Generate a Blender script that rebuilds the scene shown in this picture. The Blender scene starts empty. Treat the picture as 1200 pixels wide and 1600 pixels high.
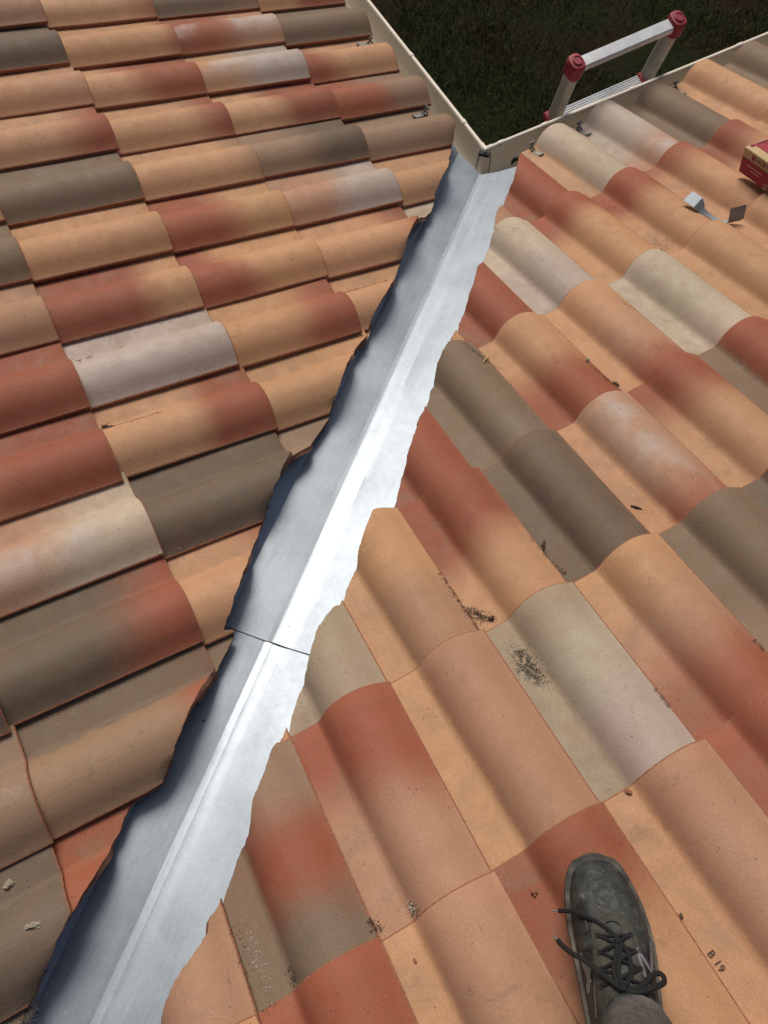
import bpy, math, random
import numpy as np
from mathutils import Vector, Matrix, noise as mnoise

random.seed(7)
rng = np.random.default_rng(11)
scene = bpy.context.scene
col = scene.collection

# ------------------------------------------------------------------ camera, sky, sun, exposure
cam_d = bpy.data.cameras.new("camera")
cam = bpy.data.objects.new("camera", cam_d)
col.objects.link(cam)
cam_d.sensor_fit = 'VERTICAL'
cam_d.sensor_height = 36.0
cam_d.lens = 25.437
cam_d.clip_start = 0.02
cam_d.clip_end = 500.0
_r, _u, _b = (0.87845789, -0.47765707, -0.01246814), (0.44609308, 0.81050026, 0.37959227), (-0.1712095, -0.33901778, 0.92506986)
cam.matrix_world = Matrix(((_r[0], _u[0], _b[0], -1.04003), (_r[1], _u[1], _b[1], -1.46827), (_r[2], _u[2], _b[2], 1.86976), (0, 0, 0, 1)))
scene.camera = cam

SUN_EL = math.radians(51.0)
SUN_DIR = Vector((0.30, 0.955, 0)).normalized() * math.cos(SUN_EL) + Vector((0, 0, math.sin(SUN_EL)))
world = bpy.data.worlds.new("World")
scene.world = world
world.use_nodes = True
wn = world.node_tree
wn.nodes.clear()
wo = wn.nodes.new("ShaderNodeOutputWorld")
wb = wn.nodes.new("ShaderNodeBackground")
ws = wn.nodes.new("ShaderNodeTexSky")
ws.sky_type = 'NISHITA'
ws.sun_disc = False
ws.sun_elevation = SUN_EL
ws.sun_rotation = math.atan2(SUN_DIR.x, SUN_DIR.y)
ws.air_density = 1.0
ws.dust_density = 4.0
ws.ozone_density = 0.8
wb.inputs["Strength"].default_value = 0.052
wn.links.new(ws.outputs[0], wb.inputs[0])
wn.links.new(wb.outputs[0], wo.inputs[0])

sun_d = bpy.data.lights.new("sun", 'SUN')
sun_d.energy = 2.7
sun_d.angle = math.radians(28.0)
sun_d.color = (1.0, 0.93, 0.83)
sun = bpy.data.objects.new("sun", sun_d)
col.objects.link(sun)
sun.rotation_euler = SUN_DIR.to_track_quat('Z', 'Y').to_euler()
sun.location = (3, 5, 8)

scene.view_settings.view_transform = 'Standard'
scene.view_settings.look = 'None'
scene.view_settings.gamma = 1.0
scene.view_settings.exposure = 0.0
scene.view_settings.use_curve_mapping = False

# ------------------------------------------------------------------ helpers
def new_mesh(name, verts, faces, smooth=None, angle=None, mats=(), midx=None):
    me = bpy.data.meshes.new(name)
    me.from_pydata([tuple(v) for v in verts], [], [tuple(f) for f in faces])
    for m in mats:
        me.materials.append(m)
    if midx is not None:
        me.polygons.foreach_set("material_index", list(midx))
    if smooth:
        me.polygons.foreach_set("use_smooth", [True] * len(me.polygons))
    me.update()
    if smooth and angle is not None:
        import bmesh
        bm = bmesh.new()
        bm.from_mesh(me)
        lim = math.radians(angle)
        for e in bm.edges:
            e.smooth = len(e.link_faces) == 2 and e.calc_face_angle(0.0) < lim
        bm.to_mesh(me)
        bm.free()
    return me

def link(name, data, parent=None, mw=None, label=None, cat=None, group=None, kind=None):
    o = bpy.data.objects.new(name, data)
    col.objects.link(o)
    if mw is not None:
        o.matrix_basis = mw
    if parent is not None:
        o.parent = parent
        o.matrix_parent_inverse = world_of(parent).inverted()
    for k, v in (("label", label), ("category", cat), ("group", group), ("kind", kind)):
        if v:
            o[k] = v
    return o

def world_of(o):
    m = o.matrix_basis.copy()
    if o.parent is not None:
        m = world_of(o.parent) @ o.matrix_parent_inverse @ m
    return m

def frame(loc, x, y, z):
    x, y, z = Vector(x), Vector(y), Vector(z)
    return Matrix(((x[0], y[0], z[0], loc[0]), (x[1], y[1], z[1], loc[1]), (x[2], y[2], z[2], loc[2]), (0, 0, 0, 1)))

class MB:
    """collects geometry for one mesh"""
    def __init__(self):
        self.v, self.f, self.m = [], [], []
    def add(self, vs, fs, mi=0):
        o = len(self.v)
        self.v += [Vector(p) for p in vs]
        self.f += [tuple(i + o for i in f) for f in fs]
        self.m += [mi] * len(fs)
        return self
    def box(self, c, s, M=None, mi=0, bev=0.0):
        cx, cy, cz = c
        a, b, d = s[0] / 2, s[1] / 2, s[2] / 2
        if bev <= 0:
            vs = [Vector((cx + i * a, cy + j * b, cz + k * d)) for i in (-1, 1) for j in (-1, 1) for k in (-1, 1)]
            fs = [(0, 1, 3, 2), (4, 6, 7, 5), (0, 4, 5, 1), (2, 3, 7, 6), (0, 2, 6, 4), (1, 5, 7, 3)]
        else:
            vs, idx = [], {}
            for i in (-1, 1):
                for j in (-1, 1):
                    for k in (-1, 1):
                        for ax in range(3):
                            p = [i * (a - bev), j * (b - bev), k * (d - bev)]
                            p[ax] = (i * a, j * b, k * d)[ax]
                            idx[(i, j, k, ax)] = len(vs)
                            vs.append(Vector((cx + p[0], cy + p[1], cz + p[2])))
            fs = []
            for ax in range(3):
                o1, o2 = [q for q in range(3) if q != ax]
                for sgn in (-1, 1):
                    ring = []
                    for (p, q) in ((-1, -1), (1, -1), (1, 1), (-1, 1)):
                        key = [0, 0, 0]
                        key[ax], key[o1], key[o2] = sgn, p, q
                        ring.append(idx[(key[0], key[1], key[2], ax)])
                    flip = (sgn == 1) == (ax == 1)
                    fs.append(tuple(ring[::-1]) if flip else tuple(ring))
            for ax in range(3):
                o1, o2 = [q for q in range(3) if q != ax]
                for p in (-1, 1):
                    for q in (-1, 1):
                        k1, k2 = [0, 0, 0], [0, 0, 0]
                        k1[o1], k1[o2], k1[ax] = p, q, -1
                        k2[o1], k2[o2], k2[ax] = p, q, 1
                        fs.append((idx[(*k1, o1)], idx[(*k2, o1)], idx[(*k2, o2)], idx[(*k1, o2)]))
            for i in (-1, 1):
                for j in (-1, 1):
                    for k in (-1, 1):
                        fs.append((idx[(i, j, k, 0)], idx[(i, j, k, 1)], idx[(i, j, k, 2)]))
        if M is not None:
            vs = [M @ p for p in vs]
        return self.add(vs, fs, mi)
    def tube(self, pts, rad, n=8, mi=0, caps=True, flat=1.0, up=None):
        pts = [Vector(p) for p in pts]
        k = len(pts)
        rads = rad if hasattr(rad, '__len__') else [rad] * k
        vs = []
        prev = None
        for i, p in enumerate(pts):
            d = (pts[min(i + 1, k - 1)] - pts[max(i - 1, 0)]).normalized()
            if prev is None:
                ref = Vector(up) if up is not None else (Vector((0, 0, 1)) if abs(d.z) < .9 else Vector((1, 0, 0)))
                a = d.cross(ref).normalized()
            else:
                a = (prev - d * prev.dot(d)).normalized()
            prev = a
            b = d.cross(a)
            for j in range(n):
                t = 2 * math.pi * j / n
                vs.append(p + a * math.cos(t) * rads[i] + b * math.sin(t) * rads[i] * flat)
        fs = []
        for i in range(k - 1):
            for j in range(n):
                fs.append((i * n + j, i * n + (j + 1) % n, (i + 1) * n + (j + 1) % n, (i + 1) * n + j))
        if caps:
            fs.append(tuple(range(n))[::-1])
            fs.append(tuple((k - 1) * n + j for j in range(n)))
        return self.add(vs, fs, mi)
    def rock(self, c, s, rnd, M=None, mi=0):
        """irregular 8-sided lump"""
        n = 6
        vs = []
        for (z, rr) in ((-.45, .75), (.1, 1.0), (.55, .55)):
            off = rnd.uniform(0, 1)
            for j in range(n):
                t = 2 * math.pi * (j + off) / n
                q = rr * rnd.uniform(.7, 1.15)
                vs.append(Vector((math.cos(t) * q * s[0] / 2, math.sin(t) * q * s[1] / 2, z * s[2] * rnd.uniform(.85, 1.1))))
        fs = []
        for i in range(2):
            for j in range(n):
                fs.append((i * n + j, i * n + (j + 1) % n, (i + 1) * n + (j + 1) % n, (i + 1) * n + j))
        fs.append(tuple(range(n))[::-1])
        fs.append(tuple(2 * n + j for j in range(n)))
        vs = [(M @ (p)) + Vector(c) if M is not None else p + Vector(c) for p in vs]
        return self.add(vs, fs, mi)
    def mesh(self, name, mats, smooth=True, angle=35):
        import bmesh
        me = new_mesh(name, self.v, self.f, None, None, mats, self.m)
        bm = bmesh.new()
        bm.from_mesh(me)
        bmesh.ops.recalc_face_normals(bm, faces=bm.faces)
        if smooth:
            lim = math.radians(angle)
            for f in bm.faces:
                f.smooth = True
            for e in bm.edges:
                e.smooth = len(e.link_faces) == 2 and e.calc_face_angle(0.0) < lim
        bm.to_mesh(me)
        bm.free()
        me.update()
        return me
    def build(self, name, mats, parent=None, mw=None, smooth=True, angle=35, **kw):
        if not isinstance(mats, (list, tuple)):
            mats = [mats]
        return link(name, self.mesh(name, mats, smooth, angle), parent, mw, **kw)

# ------------------------------------------------------------------ material helpers
class NT:
    def __init__(self, name):
        self.mat = bpy.data.materials.new(name)
        self.mat.use_nodes = True
        self.t = self.mat.node_tree
        self.t.nodes.clear()
        self.out = self.t.nodes.new("ShaderNodeOutputMaterial")
        self.b = self.t.nodes.new("ShaderNodeBsdfPrincipled")
        self.t.links.new(self.b.outputs[0], self.out.inputs[0])
    def n(self, typ, **kw):
        nd = self.t.nodes.new(typ)
        for k, v in kw.items():
            setattr(nd, k, v)
        return nd
    def l(self, a, b):
        self.t.links.new(a, b)
    def val(self, sock, v):
        if hasattr(v, "bl_idname") or hasattr(v, "is_linked"):
            self.l(v, sock)
        else:
            sock.default_value = v
    def math(self, op, a, b=None, c=None, clamp=False):
        nd = self.n("ShaderNodeMath", operation=op, use_clamp=clamp)
        for i, x in enumerate((a, b, c)):
            if x is not None:
                self.val(nd.inputs[i], x)
        return nd.outputs[0]
    def mix(self, fac, a, b, blend='MIX'):
        nd = self.n("ShaderNodeMix", data_type='RGBA', blend_type=blend)
        self.val(nd.inputs[0], fac)
        for i, x in ((6, a), (7, b)):
            if isinstance(x, (tuple, list)):
                nd.inputs[i].default_value = (*x[:3], 1)
            else:
                self.l(x, nd.inputs[i])
        return nd.outputs[2]
    def noise(self, vec, scale, detail=3.0, rough=.55, dist=0.0, out=0):
        nd = self.n("ShaderNodeTexNoise")
        nd.inputs["Scale"].default_value = scale
        nd.inputs["Detail"].default_value = detail
        nd.inputs["Roughness"].default_value = rough
        nd.inputs["Distortion"].default_value = dist
        if vec is not None:
            self.l(vec, nd.inputs["Vector"])
        return nd.outputs[out]
    def step(self, x, lo, hi, a=0.0, b=1.0):
        nd = self.n("ShaderNodeMapRange", interpolation_type='SMOOTHSTEP')
        self.val(nd.inputs[0], x)
        self.val(nd.inputs[1], lo)
        self.val(nd.inputs[2], hi)
        nd.inputs[3].default_value = a
        nd.inputs[4].default_value = b
        return nd.outputs[0]
    def bump(self, h, strength=.3, dist=.002):
        nd = self.n("ShaderNodeBump")
        nd.inputs["Strength"].default_value = strength
        nd.inputs["Distance"].default_value = dist
        self.l(h, nd.inputs["Height"])
        self.l(nd.outputs[0], self.b.inputs["Normal"])
    def obj(self):
        return self.n("ShaderNodeTexCoord").outputs["Object"]
    def set(self, **kw):
        for k, v in kw.items():
            self.val(self.b.inputs[k.replace("_", " ")], (*v, 1) if isinstance(v, tuple) and len(v) == 3 else v)

def simple(name, c, rough=.6, metallic=0.0, var=.25, scale=60.0, bump=.15, spec=.4, c2=None, dist=.001):
    m = NT(name)
    p = m.obj()
    n1 = m.noise(p, scale, 4, .6)
    n2 = m.noise(p, scale * .15, 3, .6)
    f = m.math('ADD', m.math('MULTIPLY', n1, .5), m.math('MULTIPLY', n2, .5))
    dark = tuple(x * (1 - var) for x in c)
    lite = c2 if c2 else tuple(min(1, x * (1 + var)) for x in c)
    m.l(m.mix(m.step(f, .3, .7), dark, lite), m.b.inputs["Base Color"])
    m.set(Roughness=rough, Metallic=metallic)
    m.b.inputs["Specular IOR Level"].default_value = spec
    if bump:
        m.bump(n1, bump, dist)
    return m.mat

# ---- glazed-through clay tile with sprayed colour bands (colours are properties of each tile)
def tile_material():
    m = NT("clay_tile")
    p = m.obj()
    oi = m.n("ShaderNodeObjectInfo")
    shift = m.n("ShaderNodeVectorMath", operation='ADD')
    cx = m.n("ShaderNodeCombineXYZ")
    m.l(m.math('MULTIPLY', oi.outputs["Random"], 37.0), cx.inputs[0])
    m.l(m.math('MULTIPLY', oi.outputs["Random"], -91.0), cx.inputs[1])
    m.l(m.math('MULTIPLY', oi.outputs["Random"], 53.0), cx.inputs[2])
    m.l(p, shift.inputs[0]); m.l(cx.outputs[0], shift.inputs[1])
    q = shift.outputs[0]
    sp = m.n("ShaderNodeSeparateXYZ"); m.l(p, sp.inputs[0])
    def attr(name, kind="Color"):
        a = m.n("ShaderNodeAttribute", attribute_type='OBJECT', attribute_name=name)
        return a.outputs[kind]
    bands = m.n("ShaderNodeSeparateXYZ"); m.l(attr("bands", "Vector"), bands.inputs[0])
    extra = m.n("ShaderNodeSeparateXYZ"); m.l(attr("extra", "Vector"), extra.inputs[0])
    n_lo = m.noise(q, 7, 3, .5)
    n_md = m.noise(q, 26, 4, .55)
    n_hi = m.noise(q, 320, 3, .6)
    # distance up the tile, 0 at lower end
    t = m.math('MULTIPLY', sp.outputs[1], -1 / .39)
    t = m.math('ADD', t, m.math('MULTIPLY', m.math('SUBTRACT', n_lo, .5), .20))
    t = m.math('ADD', t, m.math('MULTIPLY', m.math('SUBTRACT', n_md, .5), .07))
    t = m.math('ADD', t, m.math('MULTIPLY', m.math('SUBTRACT', sp.outputs[0], .05), extra.outputs[1]))
    soft = bands.outputs[2]
    f1 = m.step(t, m.math('SUBTRACT', bands.outputs[0], soft), m.math('ADD', bands.outputs[0], soft))
    f2 = m.step(t, m.math('SUBTRACT', bands.outputs[1], soft), m.math('ADD', bands.outputs[1], soft))
    c = m.mix(f1, attr("c_low"), attr("c_mid"))
    c = m.mix(f2, c, attr("c_up"))
    # pan colour of its own on some tiles
    pan = m.math('MULTIPLY', m.step(m.math('ADD', sp.outputs[0], m.math('MULTIPLY', n_md, .02)), .022, .008), extra.outputs[0])
    c = m.mix(pan, c, attr("c_pan"))
    # pale bloom sprayed on the crown of some tiles
    crown = m.math('SUBTRACT', 1.0, m.math('MULTIPLY', m.math('ABSOLUTE', m.math('SUBTRACT', sp.outputs[0], .075)), 14.0), clamp=True)
    bl = m.math('MULTIPLY', m.math('MULTIPLY', m.step(n_lo, .38, .62), crown), extra.outputs[2])
    c = m.mix(bl, c, (.52, .45, .41))
    # mottling, soot smudges, pores, pale lime smears
    c = m.mix(m.step(n_md, .3, .75, .0, .20), c, (.30, .18, .11), 'MIX')
    smear = m.noise(q, 11, 5, .7, 1.2)
    c = m.mix(m.step(smear, .61, .76, 0, .42), c, (.10, .08, .062))
    lime = m.noise(q, 17, 6, .75, .6)
    c = m.mix(m.step(lime, .64, .78, 0, .36), c, (.60, .52, .45))
    sc = m.n("ShaderNodeMapping"); sc.inputs["Scale"].default_value = (1.0, .12, 1.0)
    sc.inputs["Rotation"].default_value = (0, 0, .5)
    m.l(q, sc.inputs[0])
    scr = m.noise(sc.outputs[0], 150, 3, .6)
    c = m.mix(m.step(scr, .70, .79, 0, .36), c, (.60, .48, .38))
    scr2 = m.noise(sc.outputs[0], 95, 4, .65)
    c = m.mix(m.math('MULTIPLY', m.step(scr2, .66, .74, 0, .5), m.step(n_lo, .42, .6)), c, (.10, .065, .045))
    vor = m.n("ShaderNodeTexVoronoi", feature='F1')
    vor.inputs["Scale"].default_value = 95
    m.l(q, vor.inputs["Vector"])
    dots = m.math('MULTIPLY', m.step(vor.outputs["Distance"], .20, .08), m.step(m.noise(q, 24, 3, .6), .53, .66))
    c = m.mix(m.math('MULTIPLY', dots, .75), c, (.05, .035, .025))
    film = m.math('MULTIPLY', m.step(sp.outputs[0], .012, -.010), m.step(m.noise(q, 9, 6, .7, .8), .44, .70, 0, .42))
    c = m.mix(film, c, (.23, .17, .115))
    fine = m.step(n_hi, .2, .8, .86, 1.12)
    cm = m.n("ShaderNodeCombineColor")
    for i in range(3):
        m.l(fine, cm.inputs[i])
    c = m.mix(1.0, c, cm.outputs[0], 'MULTIPLY')
    m.l(c, m.b.inputs["Base Color"])
    m.l(m.step(n_md, .2, .8, .58, .82), m.b.inputs["Roughness"])
    m.b.inputs["Specular IOR Level"].default_value = .32
    h = m.math('ADD', m.math('MULTIPLY', n_hi, .35), m.math('ADD', m.math('MULTIPLY', n_md, 1.2), m.math('MULTIPLY', dots, -.6)))
    m.bump(h, .38, .0018)
    return m.mat

def clay_raw():
    m = NT("broken_clay")
    p = m.obj()
    n1 = m.noise(p, 180, 4, .7)
    n2 = m.noise(p, 30, 3, .6)
    c = m.mix(m.step(n1, .3, .7), (.17, .07, .042), (.32, .15, .09))
    c = m.mix(m.step(n2, .5, .75, 0, .7), c, (.07, .05, .04))
    m.l(c, m.b.inputs["Base Color"])
    m.set(Roughness=.95)
    m.bump(n1, .7, .003)
    return m.mat

def clay_edge():
    m = NT("clay_edge")
    p = m.obj()
    n1 = m.noise(p, 150, 4, .7)
    c = m.mix(m.step(n1, .3, .7), (.20, .075, .042), (.34, .15, .085))
    m.l(c, m.b.inputs["Base Color"])
    m.set(Roughness=.9)
    m.bump(n1, .5, .002)
    return m.mat

def zinc_material(name, rough=.36, tint=(.60, .64, .68), metal=.9):
    m = NT(name)
    p = m.obj()
    mp = m.n("ShaderNodeMapping")
    mp.inputs["Scale"].default_value = (1.0, .06, 1.0)
    m.l(p, mp.inputs[0])
    stv = m.noise(mp.outputs[0], 120, 4, .6)
    cloud = m.noise(p, 9, 5, .62, .7)
    wisp = m.noise(p, 22, 6, .72, 1.6)
    v = m.n("ShaderNodeTexVoronoi", feature='F1'); v.inputs["Scale"].default_value = 260
    m.l(p, v.inputs["Vector"])
    sep = m.n("ShaderNodeSeparateColor"); m.l(v.outputs["Color"], sep.inputs[0])
    c = m.mix(m.step(cloud, .25, .75), tuple(x * .90 for x in tint), tuple(min(1, x * 1.07) for x in tint))
    c = m.mix(m.step(wisp, .56, .80, 0, .28), c, (.50, .54, .58))
    run = m.n('ShaderNodeMapping'); run.inputs['Scale'].default_value = (1.0, .10, 1.0)
    m.l(p, run.inputs[0])
    grime = m.noise(run.outputs[0], 26, 5, .7, .4)
    c = m.mix(m.step(grime, .58, .78, 0, .35), c, (.12, .12, .12))
    c = m.mix(m.step(stv, .35, .75, 0, .22), c, (.42, .46, .52))
    c = m.mix(m.math('MULTIPLY', sep.outputs[0], .05), c, (.9, .92, .94))
    spots = m.noise(p, 110, 2, .4)
    c = m.mix(m.step(spots, .765, .785, 0, .9), c, (.06, .06, .06))
    m.l(c, m.b.inputs["Base Color"])
    r = m.math('ADD', m.step(wisp, .4, .75, 0, .05), m.math('ADD', m.math('MULTIPLY', stv, .10), rough - .05))
    m.l(r, m.b.inputs["Roughness"])
    m.l(m.step(wisp, .5, .8, metal, metal * .88), m.b.inputs["Metallic"])
    m.bump(m.math('ADD', stv, m.math('MULTIPLY', cloud, .5)), .06, .0007)
    return m.mat

M_TILE = tile_material()
M_RAW = clay_raw()
M_EDGE = clay_edge()
M_ZINC = zinc_material("galvanised_sheet", .43, (.285, .330, .378), .62)
M_CLIP = simple("dull_steel_clip", (.22, .22, .21), .5, .7, .35, 90, .2)
M_DECK = simple("roof_underlay", (.05, .045, .04), .9)
M_GUTTER = simple("cream_plastic", (.80, .72, .59), .45, 0, .06, 14, .05, .4)
M_RUBBER = simple("black_rubber", (.02, .02, .02), .7)
M_RENDER = simple("wall_render", (.55, .48, .38), .9, 0, .12, 25, .3)
M_WOOD = simple("fascia_wood", (.22, .14, .08), .8, 0, .3, 20, .2)

# ------------------------------------------------------------------ roof geometry
S_R, S_L, PHI = 0.278244, 0.256406, 0.0092015
RU, RV, RN = Vector((1, 0, 0)), Vector((0, math.cos(S_R), -math.sin(S_R))), Vector((0, math.sin(S_R), math.cos(S_R)))
DD, EE = Vector((math.cos(PHI), math.sin(PHI), 0)), Vector((-math.sin(PHI), math.cos(PHI), 0))
LU = -EE
LV = DD * math.cos(S_L) + Vector((0, 0, -math.sin(S_L)))
LN = DD * math.sin(S_L) + Vector((0, 0, math.cos(S_L)))
AX = {'R': (RU, RV, RN), 'L': (LU, LV, LN)}
PITCH = {'R': .225, 'L': .22487}
ROW = {'R': .39081, 'L': .38926}
KINK0 = {'R': -1.31896, 'L': -1.27056 - .162}      # kink of column 0
V0 = {'R': -1.70044, 'L': -1.29440}                 # lower end of row 0
VD = Vector((.720449, .666836, -.190482))           # valley, down
PERP2 = Vector((-.666836, .720449, 0)) / math.hypot(.666836, .720449)
GROUND_Z = -2.7

def pt(side, u, v, h=0.0):
    U, V, N = AX[side]
    return U * u + V * v + N * h

TU = [-.098, -.080, -.063, -.03, -.004, .004, .012, .021, .030, .042, .056, .070, .085, .100, .114, .127, .139, .149, .157, .1625]
TH = [.004, .000, .000, .000, .000, .0085, .0200, .0305, .0385, .0460, .0510, .0538, .0535, .0500, .0445, .0370, .0275, .0195, .0140, .0110]
TLEN, THICK, STEP = .455, .0125, .0165
# round the rolled profile and sample it finely where it bends
_x = np.linspace(TU[0], TU[-1], 521)
_h = np.interp(_x, TU, TH)
_k = np.exp(-.5 * (np.arange(-18, 19) / 3.2) ** 2); _k /= _k.sum()
_s = np.convolve(np.pad(_h, 18, mode='edge'), _k, mode='valid')
_s[-12:] = _h[-12:] * np.linspace(0, 1, 12) + _s[-12:] * np.linspace(1, 0, 12)
TU = [-.098, -.080, -.063, -.035, -.014] + [float(v) for v in np.linspace(-.007, .030, 11)] + [float(v) for v in np.linspace(.037, .150, 18)] + [.1555, .1595, .1625]
TH = [float(v) for v in np.interp(TU, _x, _s)]

def prof(x):
    return float(np.interp(x, TU, TH))

# ---- measured lay of the tiles (metres; across, down) - hand-laid tiles never line up
dL = {(1,0):(-.005,.0065),(1,1):(-.0036,.0021),(1,2):(-.0104,.0102),(1,3):(-.0048,.0028),(1,4):(.0083,-.005),(1,5):(.0087,-.0064),(1,6):(.0085,-.0083),(1,7):(-.0029,-.0031),(1,8):(-.0105,.0095),
 (2,0):(.0214,-.0043),(2,1):(.0225,-.0027),(2,2):(.0105,-.0033),(2,3):(.0139,-.0023),(2,4):(.0154,-.0047),(2,5):(.0115,-.0069),(2,6):(.0002,-.0058),(2,7):(.0121,-.0184),
 (3,0):(-.0144,.0218),(3,1):(-.0164,.0201),(3,2):(-.0158,.0112),(3,3):(-.0249,.0194),(3,4):(-.0235,.015),(3,5):(-.0157,.0121),
 (4,0):(.006,.0001),(4,1):(.0006,.0041),(4,2):(.006,-.005),(4,3):(-.01,.012),(4,4):(-.012,.0055),
 (0,4):(-.0139,-.0059),(0,5):(.0036,-.0041),(0,6):(-.0016,-.0074),(0,7):(.0065,-.0083),(0,8):(.0066,-.0102),(0,9):(-.0182,.0054),(0,10):(-.0187,.0053),(-1,10):(.0115,-.0019),(-1,11):(.012,.0077)}
dR = {(0,1):(-.003,-.004),(0,2):(-.0006,-.0006),(0,3):(.0088,-.0024),(0,4):(.0075,.0037),(1,1):(.0019,.009),(1,2):(.0015,.0062),(1,3):(-.005,.0034),(1,4):(-.0031,.004),(1,5):(.0083,.0081),(1,6):(.0135,.0097),
 (2,4):(-.0088,-.0142),(2,5):(-.0136,-.0092),(2,6):(-.0185,.0008),(2,7):(-.0014,.0026),(3,5):(-.0112,-.0264),(3,6):(-.0157,-.0175),(3,7):(-.0052,-.0127),(3,8):(.0034,-.0104),
 (4,7):(.0085,.0034),(4,8):(.0137,-.0046),(4,9):(.0036,.0021),(4,10):(-.0091,.001),(5,8):(.0071,-.006),(5,9):(.010,.0108),(5,10):(-.008,-.008),(5,11):(.011,.012),(5,12):(-.0084,.0023)}
DEL = {'L': dL, 'R': dR}
jit = random.Random(3)
LAY = {}
def lay(side, r, c):
    if (side, r, c) not in LAY:
        d = DEL[side].get((r, c))
        if d is None:
            d = (jit.uniform(-.006, .006), jit.uniform(-.006, .006))
        LAY[(side, r, c)] = (KINK0[side] + PITCH[side] * c + .38 * d[0], V0[side] + ROW[side] * r + .75 * d[1])
    return LAY[(side, r, c)]

# ---- where the tiles were cut along the valley: (u, distance from the valley line in plan)
CUT = {'L': [(-.60,.150),(-.413,.143),(-.38,.130),(-.357,.124),(-.231,.105),(-.208,.106),(-.179,.109),(-.154,.108),(-.142,.098),(-.10,.096),(-.06,.118),(.002,.118),(.028,.117),(.056,.111),(.075,.110),(.103,.106),(.20,.097),(.241,.102),(.273,.106),(.307,.098),(.322,.098),(.336,.108),(.356,.112),(.42,.108),(.468,.102),(.493,.098),(.516,.098),(.535,.095),(.566,.101),(.60,.110),(.62,.135),(.672,.132),(.696,.130),(.728,.127),(.77,.122),(.812,.120),(.868,.108),(.915,.101),(.94,.096),(.966,.094),(.975,.072),(1.036,.071),(1.041,.078),(1.089,.078),(1.127,.076),(1.151,.074),(1.183,.070),(1.202,.068),(1.207,.106),(1.238,.103),(1.256,.105),(1.292,.103),(1.338,.107),(1.384,.105),(1.43,.107),(1.6,.112),(2.2,.11)],
 'R': [(-2.2,.12),(-1.60,.110),(-1.535,.108),(-1.509,.114),(-1.483,.120),(-1.453,.130),(-1.432,.134),(-1.411,.137),(-1.407,.128),(-1.389,.129),(-1.354,.125),(-1.32,.124),(-1.297,.138),(-1.276,.132),(-1.256,.127),(-1.229,.129),(-1.196,.123),(-1.170,.120),(-1.144,.110),(-1.105,.108),(-1.066,.113),(-1.019,.112),(-.972,.117),(-.955,.121),(-.942,.128),(-.915,.123),(-.88,.125),(-.84,.128),(-.778,.131),(-.757,.130),(-.735,.150),(-.712,.158),(-.65,.145),(-.629,.148),(-.588,.152),(-.556,.152),(-.485,.139),(-.437,.133),(-.405,.133),(-.378,.137),(-.332,.147),(-.23,.133),(-.192,.135),(-.16,.141),(-.134,.147),(-.006,.132),(.042,.138),(.058,.143),(.081,.136),(.17,.125),(.247,.121),(.273,.133),(.306,.137),(.37,.129),(.42,.115),(.459,.108),(.6,.10)]}
CUTA = {k: (np.array([a for a, _ in v]), np.array([b for _, b in v]) * (1 if k == 'L' else -1)) for k, v in CUT.items()}
def vcut(side, u):
    U, V, N = AX[side]
    p = float(np.interp(u, *CUTA[side]))
    n1 = mnoise.noise(Vector((u * 55, 3.3 if side == 'L' else 9.1, 0))) * .0040
    n2 = mnoise.noise(Vector((u * 210, 1.3, 4.0))) * .0022
    return (p - u * U.dot(PERP2)) / V.dot(PERP2) + n1 + n2

# ---- colours
CC = {'B': (.505,.274,.143), 'P': (.432,.236,.143), 'R': (.305,.09,.048), 'G': (.195,.140,.094), 'D': (.145,.106,.074), 'W': (.49,.40,.30), 'L': (.46,.375,.32), 'N': (.28,.18,.115), 'K': (.36,.275,.190)}
TL = {(1,0):'P',(2,0):'RB.1',(3,0):'NG.3',(4,0):'RB.5',(1,1):'D',(2,1):'RB.06',(3,1):'PR.45*',(4,1):'G',(1,2):'PB.5',(2,2):'RB.6',(3,2):'LB.6*',(4,2):'BR.7',
 (1,3):'RB.25',(2,3):'RB.2',(3,3):'RB.55',(4,3):'NR.45',(0,4):'B',(1,4):'G',(2,4):'NB.1',(3,4):'DN.5',(4,4):'N',(0,5):'G',(1,5):'B',(2,5):'BR.45',(3,5):'LP.5',(4,5):'RB.15',
 (0,6):'P',(1,6):'BR.3',(2,6):'BR.65',(3,6):'RB.15',(0,7):'R',(1,7):'L*',(2,7):'RB.35',(3,7):'B',(0,8):'RB.75',(1,8):'RB.42',(2,8):'B',(0,9):'WP.5*',(1,9):'D',(2,9):'N',
 (-1,10):'D',(0,10):'RD.3',(1,10):'RB.45',(-1,11):'N',(0,11):'RN.22_D',(-1,12):'D',(0,12):'R',(-1,13):'G',(0,3):'N',(0,2):'R',(-1,9):'N',(-1,8):'P',(-1,7):'B'}
TR = {(1,-1):'P',(0,0):'R',(0,1):'P_B',(0,2):'RB.45',(0,3):'P_B',(0,4):'RB.5',(1,0):'NRG.3.72_G',(1,1):'RP.5',(1,2):'P_B',(1,3):'KWL.22.6_K',(1,4):'BPR.3.68',(1,5):'GN.7',(1,6):'D',
 (2,1):'K',(2,2):'BP.5_B',(2,3):'RB.55',(2,4):'D',(2,5):'PR.8*_B',(2,6):'RB.32',(2,7):'R_G',(3,3):'R',(3,4):'G',(3,5):'BR.5',(3,6):'BPR.4.82_B',(3,7):'W',(3,8):'B',(3,9):'B',
 (4,5):'R',(4,6):'WL.5',(4,7):'RB.3',(4,8):'RB.38',(4,9):'RB.18',(4,10):'RB.3',(4,11):'B',(5,7):'R',(5,8):'W_B',(5,9):'LP.7*',(5,10):'G',(5,11):'B',(5,12):'G',(0,5):'B',(0,6):'P',(2,8):'BR.5',(1,7):'RB.4',(3,10):'P'}
import re
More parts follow.
